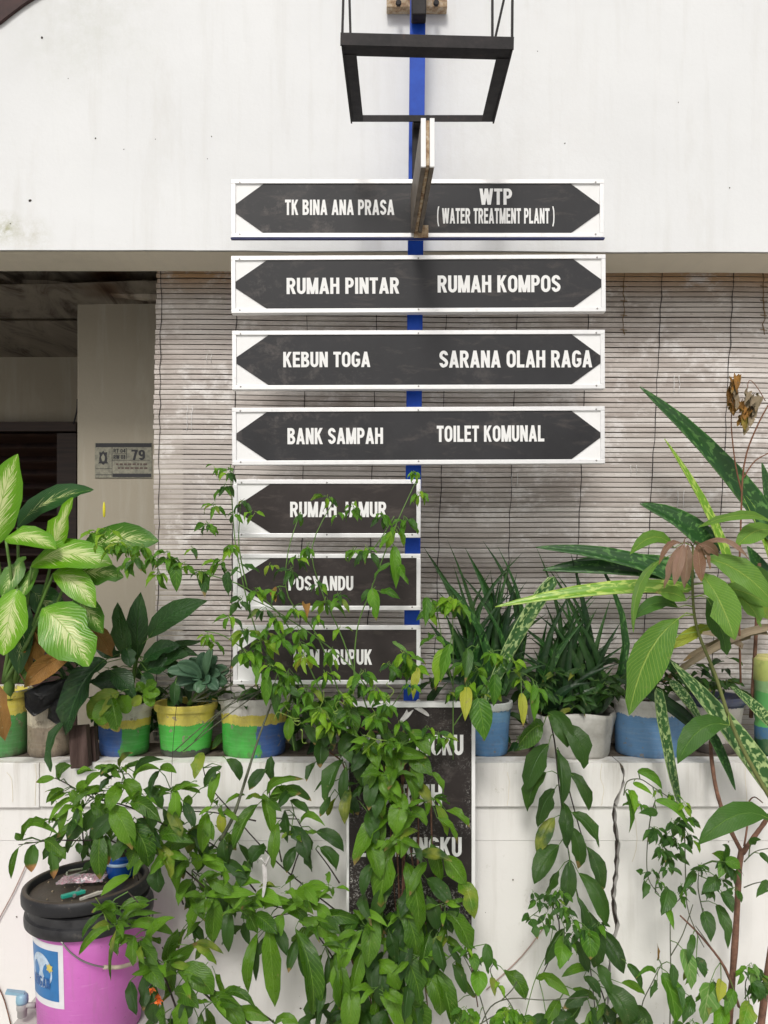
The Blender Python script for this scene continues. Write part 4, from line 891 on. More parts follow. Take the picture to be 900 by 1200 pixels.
ra = math.radians
cpoly([(ra(-36+17*math.cos(t)), LZ(1141)+.048*math.sin(t)*(1 if math.sin(t) > 0 else .8)) for t in [i*PI/14 for i in range(28)]], .0017, 'white_swirl', simple('pale_label_print', (.45, .56, .68), .4, .25, 60))
cpoly([(ra(-22+(5 if i % 2 else 3)*math.cos(i*PI/6)), LZ(1133)+(.012 if i % 2 else .008)*math.sin(i*PI/6)) for i in range(12)], .0025, 'yellow_flower', simple('yellow_label_print', (.62, .50, .12), .4))
V, F = text_mesh('ANGAN')
v_ = [cyl(ra(-50+28*p.x), LZ(1158)+.026*p.y, .126+((LZ(1150)-zb)/.25)*.011+.0030-p.z*0) for p in V]; pyobj('lettering', v_, F, simple('navy_label_print', (.02, .10, .30), .4), lab)
# handle, grip
hp = [cyl(ra(a), zz(v, 1.75), .150+.012*math.sin(q)) for a, v, q in ((-26, 1098, 0), (-12, 1110, .6), (0, 1120, 1), (20, 1132, 1.5), (40, 1136, 1.7), (62, 1122, 1.5), (80, 1100, 1), (92, 1085, 0))]
hp = [Vector((cb.x+math.sin(ra(a))*.156, cb.y-math.cos(ra(a))*.156, zb+.372-zo)) for a, zo in ((-4, .086), (4, .112), (16, .138), (32, .160), (48, .174), (64, .178), (78, .170), (92, .145), (104, .105))]
g = G(); g.tube(smooth_path(hp), .0022, n=6); ho = g.obj('handle', MAT['screw'], bk)
g = G(); g.tube(smooth_path(hp[3:8]), .0052, n=8); g.obj('handle_grip', simple('grubby_cream_plastic', (.50, .42, .33), .5, .3, 60), ho)
# tap
tp = thing('tap_fitting', 'small pale blue plastic tap sticking out of the bucket on its left', 'tap', P(27, 1178, YK)) if False else None
tm = simple('pale_blue_tap_plastic', (.25, .42, .52), .35); tg = simple('grey_tap_plastic', (.36, .35, .34), .45)
Yt = YK-.01; cc = P(26, 1178, Yt)
g = G(); g.lathe([(.010, -.030), (.012, -.028), (.012, -.012), (.014, -.010), (.014, .008)], cc, 18); g.tube([cc, P(42, 1178, Yt)], .007, n=10); tapb = g.obj('tap', tg, bk)
g = G(); g.lathe([(.0145, .006), (.0155, .012), (.0150, .024), (.011, .030), (.006, .032)], cc, 18); g.bar(cc+Vector((.006, 0, .030)), P(7, 1162, Yt-.01), .014, .008); g.obj('tap_handle', tm, tapb)
# things lying on the lid
ZT = zb+.352
cup = thing('blue_cup', 'translucent blue plastic cup with a pale band and black earth on the bucket lid', 'cup', P(143, 1040, 1.96))
cc = Vector((xx(141, 1.95), 1.95, ZT+.001)); m = M('blue_cup_plastic', .25); zc = m.sep(m.coord())[2]
m.col(m.mix(m.ramp(m.noise(m.coord(), 30, 4), (.4, 0), (.7, .5)), (.01, .07, .32), (.02, .14, .50))); cup.location = cc
g = G(); g.lathe([(.033, 0), (.036, .003), (.040, .052), (.0405, .062), (.039, .062), (.037, .052)], cc, 32); g.obj('cup_body', m.m, cup)
g = G(); g.lathe([(.0405, .036), (.0420, .037), (.0425, .043), (.0410, .044)], cc, 32); g.obj('cup_band', simple('pale_band_plastic', (.40, .52, .66), .4), cup)
g = G(); g.lathe([(.037, .053), (.028, .066), (.015, .072), (.001, .075)], cc, 18, .006); g.obj('earth', MAT['soil'], cup)
for i in range(14):
    g = G(); a = random.uniform(0, 6.28); p = cc+Vector((math.cos(a)*.02, math.sin(a)*.02, .065)); g.tube([p, p+Vector((math.cos(a)*.02, -.005, random.uniform(.02, .04)))], .0012, n=4); g.obj('root_bit', SM['rust'] if i % 2 else MAT['signwhite'], cup)
peg = thing('clothes_peg', 'turquoise plastic clothes peg lying on the black lid', 'peg', P(80, 1055, 1.80)); mp_ = simple('turquoise_plastic', (.02, .30, .22), .35)
for k, (a, b) in enumerate((((66, 1056), (92, 1046)), ((70, 1060), (98, 1049)))):
    g = G(); A, B = P(a[0], a[1], 1.80), P(b[0], b[1], 1.83); A.z = B.z = ZT+.008+k*.004; A.y = 1.80-k*.012; B.y = 1.835-k*.012; g.bar(A, B, .008, .009); bmesh.ops.bevel(g.bm, geom=list(g.bm.edges), offset=.0015, segments=1, affect='EDGES'); g.obj('peg_jaw', mp_, peg)
g = G(); g.tube([Vector((xx(84, 1.81), 1.800, ZT+.010)), Vector((xx(84, 1.81), 1.835, ZT+.013))], .005, n=8); g.obj('peg_spring', MAT['screw'], peg)
pg2 = thing('white_peg', 'off-white plastic peg lying on the lid right of the turquoise one', 'peg', P(105, 1055, 1.8)); mw = simple('off_white_plastic', (.55, .52, .46), .45)
for k, (u0, u1) in enumerate(((92, 112), (98, 118))):
    g = G(); A = Vector((xx(u0, 1.8), 1.79-k*.003, ZT+.006+k*.006)); B = Vector((xx(u1, 1.82), 1.83-k*.006, ZT+.007+k*.004)); g.bar(A, B, .007, .006); g.obj('peg_jaw', mw, pg2)
clip = thing('hair_clip', 'grey looped plastic clip lying at the back of the lid', 'clip', P(86, 1018, 1.95))
g = G(); g.tube(smooth_path([Vector((xx(u, y), y, ZT+.008)) for u, y in ((74, 1.93), (76, 1.96), (97, 1.98), (99, 1.965), (75, 1.925))]), .0028, n=6); g.obj('clip_loop', simple('grey_green_plastic', (.30, .32, .24), .5), clip)
wr = thing('foil_wrapper', 'crumpled pink and silver wrapper lying on the bucket lid', 'wrapper', P(85, 1040, 1.85))
m = M('pink_foil', .3, .5, .3); a = m.noise(m.pos(), 60, 3, .6); m.col(m.ramp(a, (.35, (.50, .52, .55)), (.5, (.55, .30, .36)), (.6, (.60, .55, .58)), (.7, (.35, .10, .12)))).bump(a, .8, .01)
g = G(); nx, ny = 16, 8; gv = []
for j in range(ny+1):
    for i in range(nx+1):
        x = xx(58, 1.86)+.115*i/nx; y = 1.865+.055*j/ny+.01*i/nx; gv.append(g.bm.verts.new((x+random.uniform(-.002, .002), y, ZT+.010+.008*abs(noise.noise(Vector((i*.55, j*.7, 2))))+.010*math.sin(PI*j/ny)*math.sin(PI*i/nx)+random.uniform(0, .003))))
for j in range(ny):
    for i in range(nx): q = j*(nx+1)+i; g.bm.faces.new((gv[q], gv[q+1], gv[q+nx+2], gv[q+nx+1]))
g.obj('wrapper_sheet', m.m, wr)
g = G()
for k in range(40):
    a = random.uniform(0, 6.28); r = random.uniform(.02, .125); p = Vector((cb.x+math.cos(a)*r, cb.y+math.sin(a)*r, ZT)); s_ = random.uniform(.0015, .004); g.box(p, p+Vector((s_, s_*1.3, s_*.7)))
tag(g.obj('lid_litter', simple('dry_crumbs', (.30, .24, .16), .9, .6, 90)), 'small pale crumbs and grit scattered over the black lid', 'litter', kind='stuff')
for o_ in (peg, pg2, clip, wr, cup): o_.location += Vector((cb.x-xx(103, 1.88), .12, 0))
#PLANTS
# ================================================================= PLANTS
rnd = random.Random(11)
# --- cream-centred leaves at the left (dieffenbachia)
YD = 2.12; root = Vector((xx(8, 2.25), 2.26, ZL+hz(812)-.02))
d = Plant('broad_leaf_plant', 'plant with big cream-centred green leaves at the left edge', 'plant', root)
def cane(u, v, Y=2.2, r=.006):
    return d.stem([root, root.lerp(P(u, v, Y), .55)+Vector((0, 0, .03)), P(u, v, Y)], r, r*.6, 'green', 'leaf_stalk', reg=False)
def dl(a, b, w_, mat, Y=YD, bend=.10, dy=.04, fold=.12, nrm=None, stalk=True, kind='broad', side=None):
    o = d.pl(a[0], a[1], b[0], b[1], w_, mat, Y, kind, dy=dy, bend=bend, fold=fold, wave=.035, nrm=nrm, petr=0, side=side)
    if stalk: pp = [Vector((xx(12+rnd.uniform(-10, 14), 2.24), 2.24, ZL+hz(800))), P(a[0]*.55+rnd.uniform(5, 14), a[1]*.5+395, Y+.05), P(a[0], a[1], Y)+Vector((0, .004, 0))]; d.stem(pp, .0065, .0035, 'green', 'leaf_stalk', reg=False)
d.stem([root, P(14, 740, 2.2), P(8, 690, 2.18)], .016, .012, 'green', 'cane')
dl((20, 618), (110, 574), 40, 'dieff_dark', 2.17, .10, nrm=Vector((.1, -1, .6)))
dl((95, 645), (186, 634), 40, 'dieff_mid', 2.17, .08)
dl((-6, 640), (21, 532), 46, 'dieff', 2.10, .04, nrm=Vector((.3, -1, .2)))
dl((62, 648), (86, 583), 44, 'dieff', 2.11, .03, nrm=Vector((-.1, -1, .5)))
dl((80, 672), (145, 676), 34, 'dieff_mid', 2.12, .05)
dl((36, 664), (132, 662), 46, 'dieff', 2.08, .14, nrm=Vector((.1, -1, .9)))
dl((6, 632), (66, 644), 36, 'dieff', 2.07, .12, nrm=Vector((.1, -1, .8)))
dl((30, 652), (2, 700), 26, 'dieff_mid', 2.14, .05, stalk=False)
dl((62, 672), (112, 712), 36, 'dieff', 2.09, .12)
dl((88, 700), (121, 742), 32, 'dieff_mid', 2.13, .06)
dl((20, 690), (4, 768), 54, 'dieff', 2.05, .05, nrm=Vector((-.2, -1, .4)))
dl((50, 713), (104, 781), 62, 'dieff', 2.05, .10, nrm=Vector((.05, -1, .5)))
dl((34, 690), (74, 730), 38, 'dieff_dark', 2.17, .05)
dl((28, 700), (22, 790), 30, 'dieff_dark', 2.15, .04, stalk=False)
dl((44, 664), (22, 706), 22, 'dieff_mid', 2.11, .04, stalk=False)
for a, b, w_, Y in (((86, 768), (28, 806), 24, 2.13), ((36, 742), (56, 786), 24, 2.17), ((104, 735), (132, 770), 22, 2.18), ((20, 742), (52, 760), 20, 2.17), ((-6, 800), (6, 868), 24, 2.12), ((52, 730), (34, 792), 14, 2.18)):
    d.pl(*a, *b, w_, 'dry', Y, 'lance', wave=.16, fold=.5, bend=.12, petr=0)
g = G(); g.tube(smooth_path([P(38, 745, 2.15), P(22, 760, 2.14), P(20, 782, 2.14), P(30, 800, 2.15)]), .0022, n=5); g.obj('dry_stalk', SM['rust'], d.e)

# --- dark broad-leaf plant in the small blue and green pot
root = pc(146, 2.315)+Vector((0, 0, hz(828)-.02))
b = Plant('dark_leaf_plant', 'dark green broad-leaved plant growing in the small blue and green pot', 'plant', root)
b.stem([root, P(155, 800, 2.30), P(160, 770, 2.29)], .008, .006, 'green', 'stem')
for it in ((162, 772, 165, 694, 27, 2.27), (150, 770, 138, 706, 27, 2.25), (174, 748, 243, 704, 27, 2.24), (120, 775, 77, 862, 42, 2.15), (148, 760, 153, 782, 18, 2.24), (130, 786, 158, 818, 26, 2.22), (168, 776, 212, 756, 22, 2.25), (172, 786, 218, 786, 22, 2.24), (160, 790, 200, 775, 22, 2.27), (150, 800, 108, 800, 22, 2.26), (168, 770, 232, 768, 22, 2.30), (178, 780, 236, 752, 18, 2.31), (126, 776, 96, 790, 22, 2.25), (140, 770, 110, 758, 20, 2.29), (206, 798, 204, 828, 13, 2.16), (166, 790, 180, 810, 18, 2.22), (190, 780, 222, 768, 24, 2.26), (196, 790, 228, 800, 22, 2.24)):
    b.pl(*it[:5], 'broad', it[5], 'lance', bend=.10, fold=.3, wave=.05, petr=.0018, maxpet=.2, dy=.02)
for it in ((140, 812, 104, 842, 26, 2.17), (128, 820, 118, 850, 22, 2.18), (130, 818, 138, 858, 24, 2.17), (140, 816, 150, 836, 20, 2.2), (168, 815, 188, 812, 15, 2.19), (168, 812, 160, 800, 14, 2.19), (170, 812, 178, 828, 15, 2.19), (166, 816, 156, 828, 12, 2.19), (172, 808, 184, 800, 14, 2.19)):
    b.pl(*it[:5], 'lance', it[5], 'oval', bend=.1, fold=.3, petr=.0015, maxpet=.1, dy=.01)
b.pl(74, 848, 60, 905, 15, 'broad', 2.12, 'strap', bend=.16, side=(-1, .1), petr=0)
# --- succulent
root = pc(222, 2.31)+Vector((0, 0, hz(828)-.01))
s_ = Plant('succulent', 'grey-green fleshy rosette plant in the green pot with yellow rim', 'plant', root)
s_.stem([root, P(238, 806, 2.28)], .010, .008, 'green', 'stem')
for i, (u, v, w_) in enumerate(((214, 790, 15), (222, 772, 15), (238, 764, 15), (254, 770, 15), (268, 786, 15), (266, 800, 15), (218, 808, 15), (232, 782, 14), (246, 780, 14), (258, 790, 14), (226, 796, 14), (244, 800, 13), (208, 778, 14), (255, 808, 14), (204, 802, 14), (196, 786, 13), (232, 812, 13), (248, 760, 12))):
    s_.pl(240+(u-240)*.12, 798+(v-798)*.12, u, v, w_, 'succ', 2.26-.004*i, 'succ', bend=.14, fold=.5, wave=.0, petr=0, dy=.03, thick=.004)
for a in range(6):
    q = rnd.uniform(-1, 1); g = G(); g.tube(smooth_path([P(225, 822, 2.24), P(250+20*q, 815+8*q, 2.23), P(280+10*q, 800+20*q, 2.2)]), .002, n=5); g.obj('runner', SM['grey'], s_.e)

# --- spiky dark leaves: behind the blue pot, and in the grow bag
def spikes(pl, base, tips, w_, Y, mat='spike', spread=20):
    tips = tips+[(u*.8+base[0]*.2+rnd.uniform(-14, 14), min(800, v+rnd.uniform(15, 70))) for u, v in tips]
    for i, (u, v) in enumerate(tips):
        b0 = (base[0]+rnd.uniform(-spread, spread), base[1]+rnd.uniform(-4, 6)); lean = (u-b0[0])
        pl.pl(b0[0], b0[1], u, v, w_*rnd.uniform(.65, 1.15), rnd.choice((mat, mat, mat, 'mott_dark')), Y+rnd.uniform(-.035, .035), 'spike', bend=rnd.uniform(.02, .20), side=(-1 if lean > 0 else 1, .3), fold=.45, wave=.0, petr=0, dy=rnd.uniform(-.02, .05), roll=rnd.uniform(-1, 1))
root = pc(571, 2.31)+Vector((0, 0, .10))
a1 = Plant('spiky_plant', 'spiky dark green plant growing in the pale blue pot next to the pole', 'plant', root)
spikes(a1, (566, 812), [(497, 642), (510, 668), (524, 632), (545, 642), (566, 634), (583, 640), (600, 652), (612, 648), (618, 680), (535, 668), (502, 700), (556, 660), (576, 668), (596, 690), (520, 712), (540, 700), (612, 706), (588, 712), (506, 742), (630, 700), (626, 740), (500, 768), (560, 700), (575, 730), (545, 740), (640, 720), (524, 690), (606, 670), (590, 660), (512, 770)], 15, 2.30)
root = pc(670, 2.31)+Vector((0, 0, .10))
a2 = Plant('spiky_plant', 'dense dark spiky plant filling the grey-white grow bag', 'plant', root)
spikes(a2, (668, 832), [(628, 640), (640, 662), (668, 645), (690, 640), (650, 700), (606, 730), (716, 700), (738, 752), (700, 712), (612, 770), (744, 790), (630, 720), (660, 690), (680, 700), (728, 728), (618, 800), (742, 812), (592, 750), (640, 740), (690, 740), (710, 760), (655, 745), (672, 735), (720, 780), (625, 760), (636, 700), (703, 690), (645, 780), (690, 780), (605, 800), (730, 805), (660, 770), (676, 765), (600, 770), (724, 745), (618, 745), (650, 720), (685, 720), (667, 715), (735, 775)], 13, 2.30, spread=34)
for i in range(26):
    a = rnd.uniform(0, 2*PI); a2.scatter(P(668+48*math.cos(a), 812+14*math.sin(a)-rnd.uniform(0, 20), 2.24), 2, .05, ['chili_dark', 'lance_dark'], 'ovate', .8, .6)

# --- mottled sword leaves
root = Vector((xx(880, 2.34), 2.34, ZL+.10))
mo = Plant('mottled_sword_plant', 'plant with long mottled sword leaves spreading from the right edge', 'plant', root)
mo.stem([root, P(885, 760, 2.30), P(890, 660, 2.28)], .006, .005, 'brown', 'cane', reg=False)
for a, b_, w_, mt, Y, bend, side, kind in (
  ((912, 640), (750, 453), 27, 'mott_dark', 2.26, .05, (1, 1), 'sword'), ((862, 690), (779, 514), 12, 'mott_lime', 2.22, .05, (1, .6), 'sword'), ((838, 652), (750, 590), 30, 'mott_dark', 2.27, .10, (1, 1), 'sword'),
  ((812, 690), (580, 711), 20, 'mott_lime', 2.02, .04, (0, 1), 'sword'), ((812, 690), (628, 641), 22, 'mott_dark', 2.26, .07, (0, 1), 'sword'), ((815, 676), (636, 668), 30, 'mott_dark', 2.28, .05, (0, 1), 'sword'),
  ((650, 676), (566, 828), 19, 'mott', 2.20, .04, (-1, 0), 'strap'), ((912, 936), (786, 774), 30, 'mott', 2.04, .03, (1, 1), 'sword'), ((770, 806), (797, 948), 17, 'mott', 2.10, .02, (-1, 0), 'strap'),
  ((785, 798), (826, 852), 13, 'mott', 2.15, .03, (1, 0), 'sword'), ((826, 850), (862, 926), 13, 'mott_dark', 2.10, .03, (1, 0), 'sword'), ((905, 852), (856, 804), 14, 'mott', 2.18, .03, (1, 1), 'sword'),
  ((906, 625), (893, 542), 14, 'mott_dark', 2.24, .03, (1, 0), 'sword'), ((905, 660), (868, 575), 16, 'mott_lime', 2.25, .04, (1, 0), 'sword'), ((815, 852), (722, 795), 16, 'spike', 2.16, .06, (1, 1), 'sword'),
  ((770, 770), (830, 830), 14, 'mott_dark', 2.22, .05, (1, 1), 'sword'), ((908, 720), (876, 640), 30, 'mott_dark', 2.28, .03, (1, 0), 'sword')):
    mo.pl(*a, *b_, w_, mt, Y, kind, bend=bend, side=side, fold=.35, wave=.02, petr=0, dy=0, name='sword_leaf', thick=.002, roll=.01)
for a, b_ in (((905, 735), (790, 790)), ((900, 742), (800, 775)), ((880, 745), (775, 800)), ((870, 760), (810, 742))):
    mo.pl(*a, *b_, 10, 'straw', 2.25, 'strap', bend=.08, fold=.8, wave=.2, petr=0, name='dry_leaf')

# --- mango sapling
mg = Plant('mango_sapling', 'young mango sapling with ribbed leaves and bronze new growth at the right', 'sapling', P(930, 980, 2.0))
mg.stem([P(930, 980, 2.0), P(885, 905, 2.0), P(858, 850, 2.0), P(838, 790, 2.0), P(818, 740, 2.0), P(812, 700, 2.0), P(812, 640, 2.0)], .0062, .003, 'mango', 'stem')
for a, b_, w_, mt, Y, bend, side in (
  ((795, 725), (737, 838), 52, 'mango', 1.93, .10, (-1, .6)), ((822, 672), (861, 750), 42, 'mango', 1.93, .05, (1, 1)), ((826, 654), (908, 708), 32, 'mango', 1.92, .10, (1, 1)), ((828, 700), (852, 768), 30, 'mango_dark', 1.97, .05, (1, 1)),
  ((790, 642), (738, 650), 16, 'mango', 1.95, .28, (0, 1)), ((776, 655), (742, 742), 13, 'mango', 1.93, .14, (-1, .3)), ((804, 704), (768, 694), 20, 'mango', 1.97, .1, (0, 1)), ((795, 712), (742, 726), 18, 'mango_dark', 1.98, .2, (0, 1)),
  ((838, 735), (784, 764), 15, 'yellow', 2.05, .1, (0, 1)), ((905, 612), (818, 618), 12, 'mango', 2.02, .12, (0, 1)), ((905, 622), (862, 642), 26, 'mango', 2.03, .15, (0, 1)), ((862, 698), (892, 735), 24, 'mango', 2.0, .12, (1, 1)),
  ((855, 850), (794, 895), 28, 'mango_dark', 1.94, .22, (0, 1)), ((905, 961), (818, 990), 30, 'mango_dark', 1.93, .20, (0, 1)), ((845, 690), (905, 712), 22, 'mango', 2.0, .1, (0, 1)), ((905, 690), (866, 668), 24, 'mango_dark', 2.05, .1, (0, 1)), ((900, 725), (872, 700), 24, 'mango', 2.05, .1, (0, 1)), ((790, 728), (748, 790), 24, 'mango_dark', 2.02, .1, (-1, 0)), ((770, 762), (740, 820), 18, 'mango_dark', 2.0, .08, (-1, 0))):
    mg.pl(*a, *b_, w_, mt, Y, 'lance', bend=bend, side=side, fold=.18, wave=.05, dy=.03, petr=.0016, sm='lime', maxpet=.14, nrm=Vector((.1, -1, .35)))
for u, v, w_, bend, x0 in ((802, 690, 15, .03, 806), (822, 682, 14, .03, 817), (778, 690, 10, .1, 800), (772, 662, 8, .3, 800), (842, 652, 14, .15, 818), (878, 656, 8, .22, 822), (790, 686, 12, .06, 802), (832, 668, 10, .1, 820)):
    mg.pl(x0, 638, u, v, w_, 'bronze', 1.92, 'lance', bend=bend, fold=.3, wave=.07, petr=.001, sm='brown', maxpet=.1, name='young_leaf')
# --- woody stem that forks in front of the wall
ws = Plant('woody_shrub', 'brown woody forked stem in front of the wall in the lower right corner', 'shrub', P(853, 1215, 2.08))
ws.stem([P(853, 1215, 2.08), P(858, 1150, 2.08), P(863, 1080, 2.08), P(866, 1020, 2.08), P(869, 996, 2.08)], .0095, .0075, 'brown', 'stem', jit=.08)
ws.stem([P(869, 998, 2.08), P(854, 968, 2.09), P(842, 935, 2.10), P(836, 905, 2.12), P(833, 870, 2.15), P(838, 840, 2.2)], .0062, .005, 'brown', 'branch', jit=.08)
ws.stem([P(870, 1000, 2.08), P(884, 980, 2.07), P(895, 965, 2.07), P(915, 935, 2.06)], .007, .006, 'brown', 'branch', jit=.08)
ws.stem([P(872, 992, 2.08), P(876, 965, 2.09), P(877, 942, 2.1), P(884, 934, 2.1), P(894, 941, 2.09)], .0028, .0015, 'brown', 'twig')
ws.stem([P(890, 1215, 2.05), P(897, 1160, 2.05), P(904, 1110, 2.05)], .010, .009, 'brown', 'stem', jit=.05)
ws.stem([P(866, 1180, 2.05), P(850, 1135, 2.05), P(822, 1098, 2.05), P(797, 1073, 2.05)], .004, .0022, 'brown', 'branch')
# --- dry flower stalk
fs_ = Plant('dry_flower_stalk', 'rusty dry stalk with withered brown flower heads against the blind', 'stalk', P(868, 800, 2.25))
fs_.stem([P(868, 800, 2.25), P(866, 700, 2.22), P(868, 620, 2.2), P(872, 545, 2.18), P(888, 498, 2.17), P(912, 455, 2.16)], .0032, .0018, 'rust', 'stalk')
fs_.stem([P(870, 580, 2.19), P(862, 545, 2.18), P(857, 500, 2.17), P(858, 480, 2.17)], .0024, .0012, 'rust', 'branch')
fs_.stem([P(870, 562, 2.19), P(885, 540, 2.18), P(908, 528, 2.17)], .002, .0014, 'rust', 'branch')
fs_.stem([P(897, 470, 2.16), P(886, 452, 2.16), P(878, 446, 2.16), P(875, 460, 2.16)], .0012, .001, 'rust', 'branch')
for cx_, cy_, n_, hh_ in ((858, 462, 22, 52), (872, 486, 10, 36), (880, 470, 10, 30)):
    for i in range(n_):
        u0, v0 = cx_+rnd.uniform(-5, 5), cy_-hh_*.4+rnd.uniform(0, hh_*.7); fs_.pl(u0, v0, u0+rnd.uniform(-5, 5), v0+rnd.uniform(10, 20), rnd.uniform(5, 9), rnd.choice(('dry', 'straw', 'dry')) if cx_ != 880 else 'straw', 2.16, 'lance', wave=.3, fold=1, petr=0, name='withered_petal')

# --- bushy lance-leaved shrub: left mass and centre mass, hanging vine
def st(pl, pts, Y, r=.0022, mat='dark', name='twig'):
    return pl.stem([P(u, v, Y+.012*math.sin(i*1.7)) for i, (u, v) in enumerate(pts)], r, r*.6, mat, name)
L1 = Plant('leafy_shrub', 'leafy green shrub trailing over the wall above the bucket', 'shrub', P(150, 900, 2.2))
for pts in ([(235, 985), (190, 965), (150, 945), (110, 935), (72, 915), (64, 912)], [(150, 1000), (130, 985), (95, 985), (60, 985), (22, 990)], [(190, 1015), (170, 960), (150, 920), (143, 905)], [(240, 1040), (200, 1005), (170, 975), (140, 950), (110, 930)], [(180, 1090), (165, 1040), (150, 990)], [(215, 1060), (200, 1010), (210, 960), (200, 925)], [(98, 990), (97, 968), (103, 955)]): st(L1, pts, 2.0)
L1.many('''64 912 42 917 9; 70 915 84 897 13; 75 925 54 941 10; 76 927 60 944 8 d; 85 943 97 971 14; 88 940 125 922 11 l; 92 928 106 918 12; 80 945 70 976 9; 84 926 92 948 12; 88 936 57 968 9 l; 100 942 88 975 10 d
143 905 118 908 9 m .3; 130 898 142 912 12; 118 910 132 902 9 d; 145 914 160 942 18; 157 914 188 902 12 m .2; 187 903 176 931 9 d .15; 187 903 207 906 10 m .2; 142 922 128 950 17; 134 908 116 928 14 d; 128 945 155 996 26; 106 942 131 985 23; 152 942 190 964 20; 150 965 174 1016 25; 118 974 117 1031 22; 124 978 127 1014 14 b
26 985 69 978 10 m .35; 52 984 77 1007 17; 40 990 37 1022 16 b; 60 996 63 1030 13 b; 22 993 13 1030 8 m .2; 24 985 18 976 8; 100 972 78 982 15 d; 92 988 93 1001 9 d; 185 985 228 988 16; 206 925 207 963 17 l; 224 917 200 928 9; 180 1003 156 1030 12; 152 1026 118 1050 12 l; 184 1014 186 1046 22 d; 175 1056 140 1065 12; 138 955 108 985 18 d; 160 960 190 995 18 d; 120 950 100 975 16 d; 175 940 178 975 14 d; 196 950 215 985 15 d
110 930 84 948 12; 140 935 118 950 12; 168 985 150 1020 16; 186 990 200 1030 16; 152 985 132 1010 18 d; 90 960 80 982 10 d; 200 1000 176 1025 14 l; 168 925 190 948 14 d; 215 940 228 970 12 d; 100 925 120 905 10; 140 900 156 882 8 d; 158 905 192 890 8 d''', Y=1.93)
L2 = Plant('leafy_shrub', 'leafy green shrub with long drooping leaves in the bottom left, beside the pink bucket', 'shrub', P(200, 1205, 1.85))
for pts in ([(215, 1205), (195, 1150), (178, 1110), (170, 1070), (150, 1045)], [(262, 1185), (235, 1160), (210, 1138), (190, 1110)], [(300, 1205), (270, 1180), (245, 1160), (215, 1140)], [(340, 1215), (310, 1190), (280, 1178), (250, 1160)]): st(L2, pts, 1.83, .0026)
L2.many('''152 1086 204 1096 13 m .2; 196 1132 208 1088 19; 198 1150 233 1103 23; 225 1108 254 1131 12 m .25; 230 1104 262 1118 8 d; 208 1138 250 1166 30 m .2; 163 1125 194 1161 17; 160 1105 186 1132 17; 157 1098 156 1133 16; 205 1165 233 1182 19 m .2; 212 1172 212 1216 24; 190 1172 196 1214 20; 246 1165 288 1210 22; 262 1168 302 1184 12 m .3; 280 1188 316 1196 17; 322 1200 350 1200 13 m .3; 172 1140 168 1185 18 d; 235 1188 240 1215 16; 136 1085 106 1058 10; 134 1085 92 1120 10 m .2; 146 1090 138 1120 18; 138 1086 130 1150 7 d; 144 1084 175 1060 12 m .2; 160 1100 128 1105 11 l; 152 1150 160 1190 14 d; 228 1170 215 1198 18 d; 150 1075 190 1070 9; 180 1150 182 1200 20 d; 175 1110 205 1075 14; 120 1070 96 1100 8; 132 1075 118 1062 9 l''', Y=1.80)
st(L2, [(128, 1090), (120, 1065), (112, 1052)], 1.79, .0016, 'lime')
L3 = Plant('leafy_shrub', 'leafy green shrub arching in front of the wall between bucket and tall board', 'shrub', P(300, 1100, 2.1))
for pts in ([(408, 1078), (372, 1050), (335, 1020), (300, 985), (270, 950), (245, 920), (238, 900)], [(300, 1045), (262, 1000), (230, 980), (195, 975)], [(430, 1200), (400, 1140), (375, 1100), (345, 1070), (305, 1058), (260, 1045), (225, 1020)], [(330, 1010), (322, 970), (316, 935), (318, 900)], [(340, 1030), (350, 1000), (360, 985), (345, 955)], [(398, 1035), (385, 1015), (370, 995)], [(316, 1090), (320, 1075), (345, 1070)], [(310, 958), (350, 960)], [(300, 962), (250, 952), (210, 951)]): st(L3, pts, 2.07)
L3.many('''238 882 228 913 17; 260 898 239 922 14 d; 265 890 281 915 14 d; 258 905 248 943 12; 312 902 292 926 14 d; 318 886 318 916 15 d; 313 932 356 913 11 m .22; 333 922 365 939 12 d; 318 940 353 930 17; 340 938 363 953 11 d; 308 930 318 976 17; 303 942 273 996 17; 333 950 337 988 17 d; 326 963 320 1018 15; 342 968 362 1010 21 d; 370 975 403 998 17 d; 348 992 336 1023 14 d; 360 995 366 1022 15 d; 375 993 394 1021 17 d; 352 965 381 968 8 m .35; 370 893 359 916 11 d; 340 930 325 948 11 d
205 932 207 965 16; 243 952 237 1000 16; 260 952 260 976 11 y; 232 985 184 1002 16; 222 1008 208 1047 19 l; 235 1008 281 1023 17 l .1; 230 1020 221 998 12 l; 240 1028 276 1050 17; 262 983 266 1012 16 d; 312 993 294 1012 20 d .25; 275 1040 306 1035 12 l; 290 1010 282 1040 18 d; 262 1010 290 1030 16 d; 222 972 244 1000 15 d; 240 965 220 1000 18 d; 202 990 215 1030 16 d; 212 962 190 985 13; 225 935 215 950 11; 236 960 250 985 13
243 1043 220 1100 18; 253 1052 249 1104 21 m .03; 268 1060 268 1116 14 d; 225 1030 209 1062 18 l; 302 1093 291 1164 13; 314 1080 322 1180 25; 346 1088 366 1190 26; 332 1072 321 1106 17 l; 350 1080 400 1118 21; 370 1083 422 1082 18; 396 1118 398 1182 19; 385 1118 379 1162 10 d; 348 1100 338 1140 13 d; 285 1062 302 1094 21; 262 1055 300 1075 18; 222 1050 240 1080 14; 258 1058 226 1068 14; 345 1052 388 1041 13 l; 340 1045 368 1072 16 l; 318 1058 282 1066 16; 330 1060 360 1080 18; 300 1050 330 1062 16 l; 370 1075 400 1095 14; 240 1050 300 1048 14 l; 356 1040 372 1062 12 l; 310 1065 340 1055 15 l; 365 1062 390 1080 14 l; 298 1072 325 1095 18; 302 1100 300 1150 8 d; 420 1195 380 1215 14; 350 1110 362 1150 16 d; 322 1085 336 1120 14 d''', Y=2.02)
